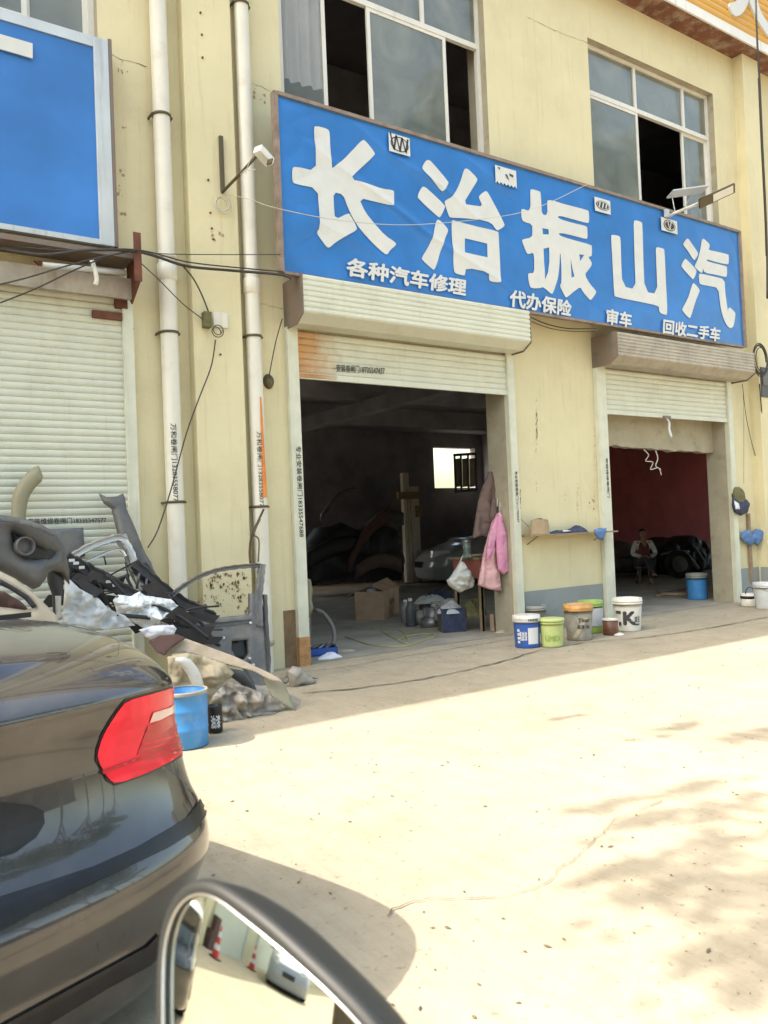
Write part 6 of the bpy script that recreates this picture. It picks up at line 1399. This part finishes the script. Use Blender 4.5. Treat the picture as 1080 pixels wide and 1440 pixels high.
# dark heap, wheel and engine right of the person
def heap_obj(name, label, cat, px_, py_, Y, poly, mt, bulge=.2, rum=.08, step=3, thick=.3):
    return tag(relief(poly, Y, thick=thick, bulge=bulge, wid=14, step=step, rum=rum, rs=4, name=name, mt=M[mt]), label, cat)
heap_obj('sofa', 'long low black sofa along the red wall behind the person', 'sofa', 0, 0, 13.6, [(856,782),(900,778),(950,776),(1004,774),(1004,808),(960,808),(900,806),(856,806)], 'darkgrey', .25, .03, 4, .5)
heap_obj('bundle', 'brown bundle lying on the sofa to the right of the person', 'bundle', 0, 0, 13.5, [(918,762),(930,755),(944,756),(950,768),(948,782),(920,784)], 'brown', .2, .06, 3, .3)
heap_obj('bundle', 'grey bundle on the sofa to the left of the person', 'bundle', 0, 0, 13.5, [(858,768),(872,760),(886,764),(890,784),(858,786)], 'browncoat', .2, .06, 3, .3)
heap_obj('engine_heap', 'dark heap of engine parts in front of the red wall', 'parts pile', 0, 0, 12.9, [(936,768),(950,758),(966,752),(980,756),(992,768),(994,800),(976,812),(950,810),(938,796)], 'blackplastic', .25, .12, 3, .3)
ew = thing('loose_wheel', 'spare tyre standing before the engine heap by the blue bucket', 'tyre', G(958,812,.004)); g5 = G(960,814,.004)
m = MB(); m.lathe([(.20,-.09),(.31,-.09),(.34,0),(.31,.09),(.20,.09),(.20,-.09)], g5+Vector((0,.1,.345)), 32, axis=Vector((-.5,-1,.15))); m.build('tyre', M['tyre'], ew)
m = MB(); m.lathe([(0,.03),(.12,.05),(.2,.08)], g5+Vector((0,.1,.345)), 24, axis=Vector((-.5,-1,.15))); m.build('rim', M['midgrey'], ew)
for k, (a_, b_, r_, mt_n, lab) in enumerate([((960,775,12.4),(982,800,12.2),.045,'tin','bright bent exhaust pipe lying across the engine heap'),((975,768,12.5),(990,790,12.3),.03,'midgrey','dark metal strut at the right end of the engine heap'),((930,780,12.6),(968,776,12.6),.03,'midgrey','thin strut running left from the engine heap')]):
    tag(MB().tube(smooth_path([P(*a_), (P(*a_)+P(*b_))/2+Vector((0,0,.04)), P(*b_)]), r_, 8).build('metal_tube', M[mt_n]), lab, 'pipe')
gb = G(988,843,.004); gb = gb+Vector((0,.1,0)); bk = bucket('metal_bucket', 'blue metal bucket standing inside the second doorway near the right jamb', gb, .165, .175, .46, 'barrelblue', 'greyplastic', 'black', .03)
for k, (a_, b_) in enumerate((((921,838),(976,833)), ((924,834),(975,829)), ((930,840),(972,839)))):
    m = MB(); p, q = G(*a_, .03), G(*b_, .03); m.tube([p+Vector((0,0,.03*k)), q+Vector((0,0,.02*k))], .028, 5); tag(m.build('plank', M['wood' if k != 1 else 'steel']), ['scrap plank at the back of the small pile beside the blue bucket','metal bar in the middle of the small pile beside the blue bucket','nearest plank of the small pile beside the blue bucket'][k], 'plank')
# sash standing half open before the bright rear window
ws = thing('window_sash', 'opened three-pane window sash swung in front of the bright rear window', 'window sash', P(654,680,19.6))
def sp(x, y): return P(x, y, 19.5)
m = MB()
for a_, b_ in (((638,640),(669,638)), ((640,691),(670,689)), ((639,640),(641,691)), ((669,638),(670,689)), ((648,641),(649,690)), ((658,640),(659,690))): m.tube([sp(*a_), sp(*b_)], .045, 4)
m.build('sash_frame', M['midgrey'], ws)
for x in (640.5, 650, 660): m = MB(); m.prism([sp(x,645), sp(x+8,644), sp(x+8.3,684), sp(x+.8,685)], (0,.01,0)); m.build('pane', M['cream'], ws)
# ================================================================ TREES
def leafy(mb, c, rad, n, size, r_, flat=1.0):
    for k in range(n):
        while True:
            p = Vector((r_.uniform(-1,1), r_.uniform(-1,1), r_.uniform(-1,1)))
            if p.length < 1: break
        p = Vector((p.x*rad, p.y*rad, p.z*rad*flat))+c; a = Vector((r_.gauss(0,1), r_.gauss(0,1), r_.gauss(0,1))).normalized(); b = a.orthogonal().normalized(); s_ = size*r_.uniform(.6,1.4)
        mb.face([p-a*s_, p-b*s_*.45, p+a*s_, p+b*s_*.45])
def tree(label, base, h, cr, seed, n=3600, leaf=.2):
    r_ = random.Random(seed); t = thing('tree', label, 'tree', base, 'trees behind the photographer'); base = Vector(base)
    m = MB(); tp = base+Vector((r_.uniform(-.5,.5), r_.uniform(-.5,.5), h*.62)); m.tube(smooth_path([base, base+Vector((.1,0,h*.3)), tp]), [.22-.012*i for i in range(13)], 8)
    cl = []
    for k in range(11):
        a = r_.uniform(0, 6.28); e = r_.uniform(.2, 1.0); q = base+Vector((math.cos(a)*cr*r_.uniform(.3,1), math.sin(a)*cr*r_.uniform(.3,1), h*(.5+.5*e))); s0 = base+Vector((0,0,h*r_.uniform(.3,.6)))
        m.tube([s0, (s0+q)/2+Vector((0,0,.3)), q], [.07,.045,.015], 5); cl.append(q)
    m.build('trunk', M['bark'], t); m = MB()
    for q in cl: leafy(m, q, cr*.42, n//11, leaf, r_, .7)
    m.build('crown', M['leaf'], t)
for i, (x, y, h, cr) in enumerate([(-7,-14,13,3.4),(1,-16,17,3.8),(8,-14,15,3.6),(17,-15,21,4.2),(24,-15,23,4.4),(-15,-13,9,3.2),(31,-15,24,4.6),(38,-15,24,4.6),(46,-15,25,4.8)]):
    tree('leafy roadside tree behind the photographer, mirrored in the upper windows', (x, y, 0), h, cr, 30+i)
# building across the road, mirrored in the black paint
ob = thing('roadside_building', 'low building across the road behind the photographer', 'building', (0,-17,0))
m = MB(); wall_mesh(-24, 30, 0, 4.2, -17, -16.7, [(-20+5*k, -18+5*k, 1, 2.6) for k in range(9)], m); m.build('wall', [M['bark2'], M['bark2']], ob)
m = MB(); m.box((-24.3,-20,4.21),(30.3,-16.4,4.4)); m.box((-24,-16.98,.0),(30,-16.95,4.15)); m.build('roof', M['dark'], ob)
# leafy boughs left of the frame whose shade falls on the yard
bt = thing('shade_tree', 'tree just outside the left of the photo whose boughs dapple the yard', 'tree', (-5.2,1.2,0)); r_ = random.Random(77); S = -SUN
m = MB(); m.tube(smooth_path([(-5.2,1.2,0),(-5.0,1.3,2.2),(-4.6,1.5,4.2),(-3.6,2.2,6.0)]), [.2-.007*i for i in range(19)], 10)
lv = MB()
spots = [((850,1132),5.6,.14,.10,26),((912,1152),5.6,.20,.10,34),((800,1008),6.0,.10,.05,10),((960,1022),6.2,.26,.10,30),((1050,1035),6.2,.3,.12,40),((965,1110),5.8,.22,.12,34),((1035,1130),5.9,.24,.12,34),((1000,1185),5.7,.30,.12,44),((885,1222),5.6,.16,.12,50),((950,1240),5.5,.30,.14,70),((1040,1250),5.6,.34,.14,80),((1000,1345),5.4,.16,.14,34),((1060,1385),5.4,.22,.16,46),((1090,1300),5.5,.26,.2,50)]
hub = Vector((-2.0,2.5,7.5)); m.tube(smooth_path([(-3.6,2.2,6.0), hub]), [.09-.008*i for i in range(7)], 6)
for (q, hgt, rad, fl, n) in spots:
    g = G(*q); hgt *= 1.35; rad *= .8; c_ = g+S*hgt
    m.tube(smooth_path([hub, (hub+c_)/2+Vector((0,0,.5)), c_], 4), [.016-.0014*i for i in range(9)], 5)
    for k in range(int(n*1.0)):
        p = c_+Vector((r_.gauss(0,rad*.75), r_.gauss(0,rad*.22), r_.gauss(0,.10))); a = Vector((r_.gauss(0,1), r_.gauss(0,1), r_.gauss(0,.5))).normalized(); b = a.cross(S).normalized(); s_ = r_.uniform(.04,.08)
        lv.face([p-a*s_, p-b*s_*.5, p+a*s_, p+b*s_*.5])
m.build('trunk', M['bark'], bt); lv.build('crown', M['leaf'], bt)
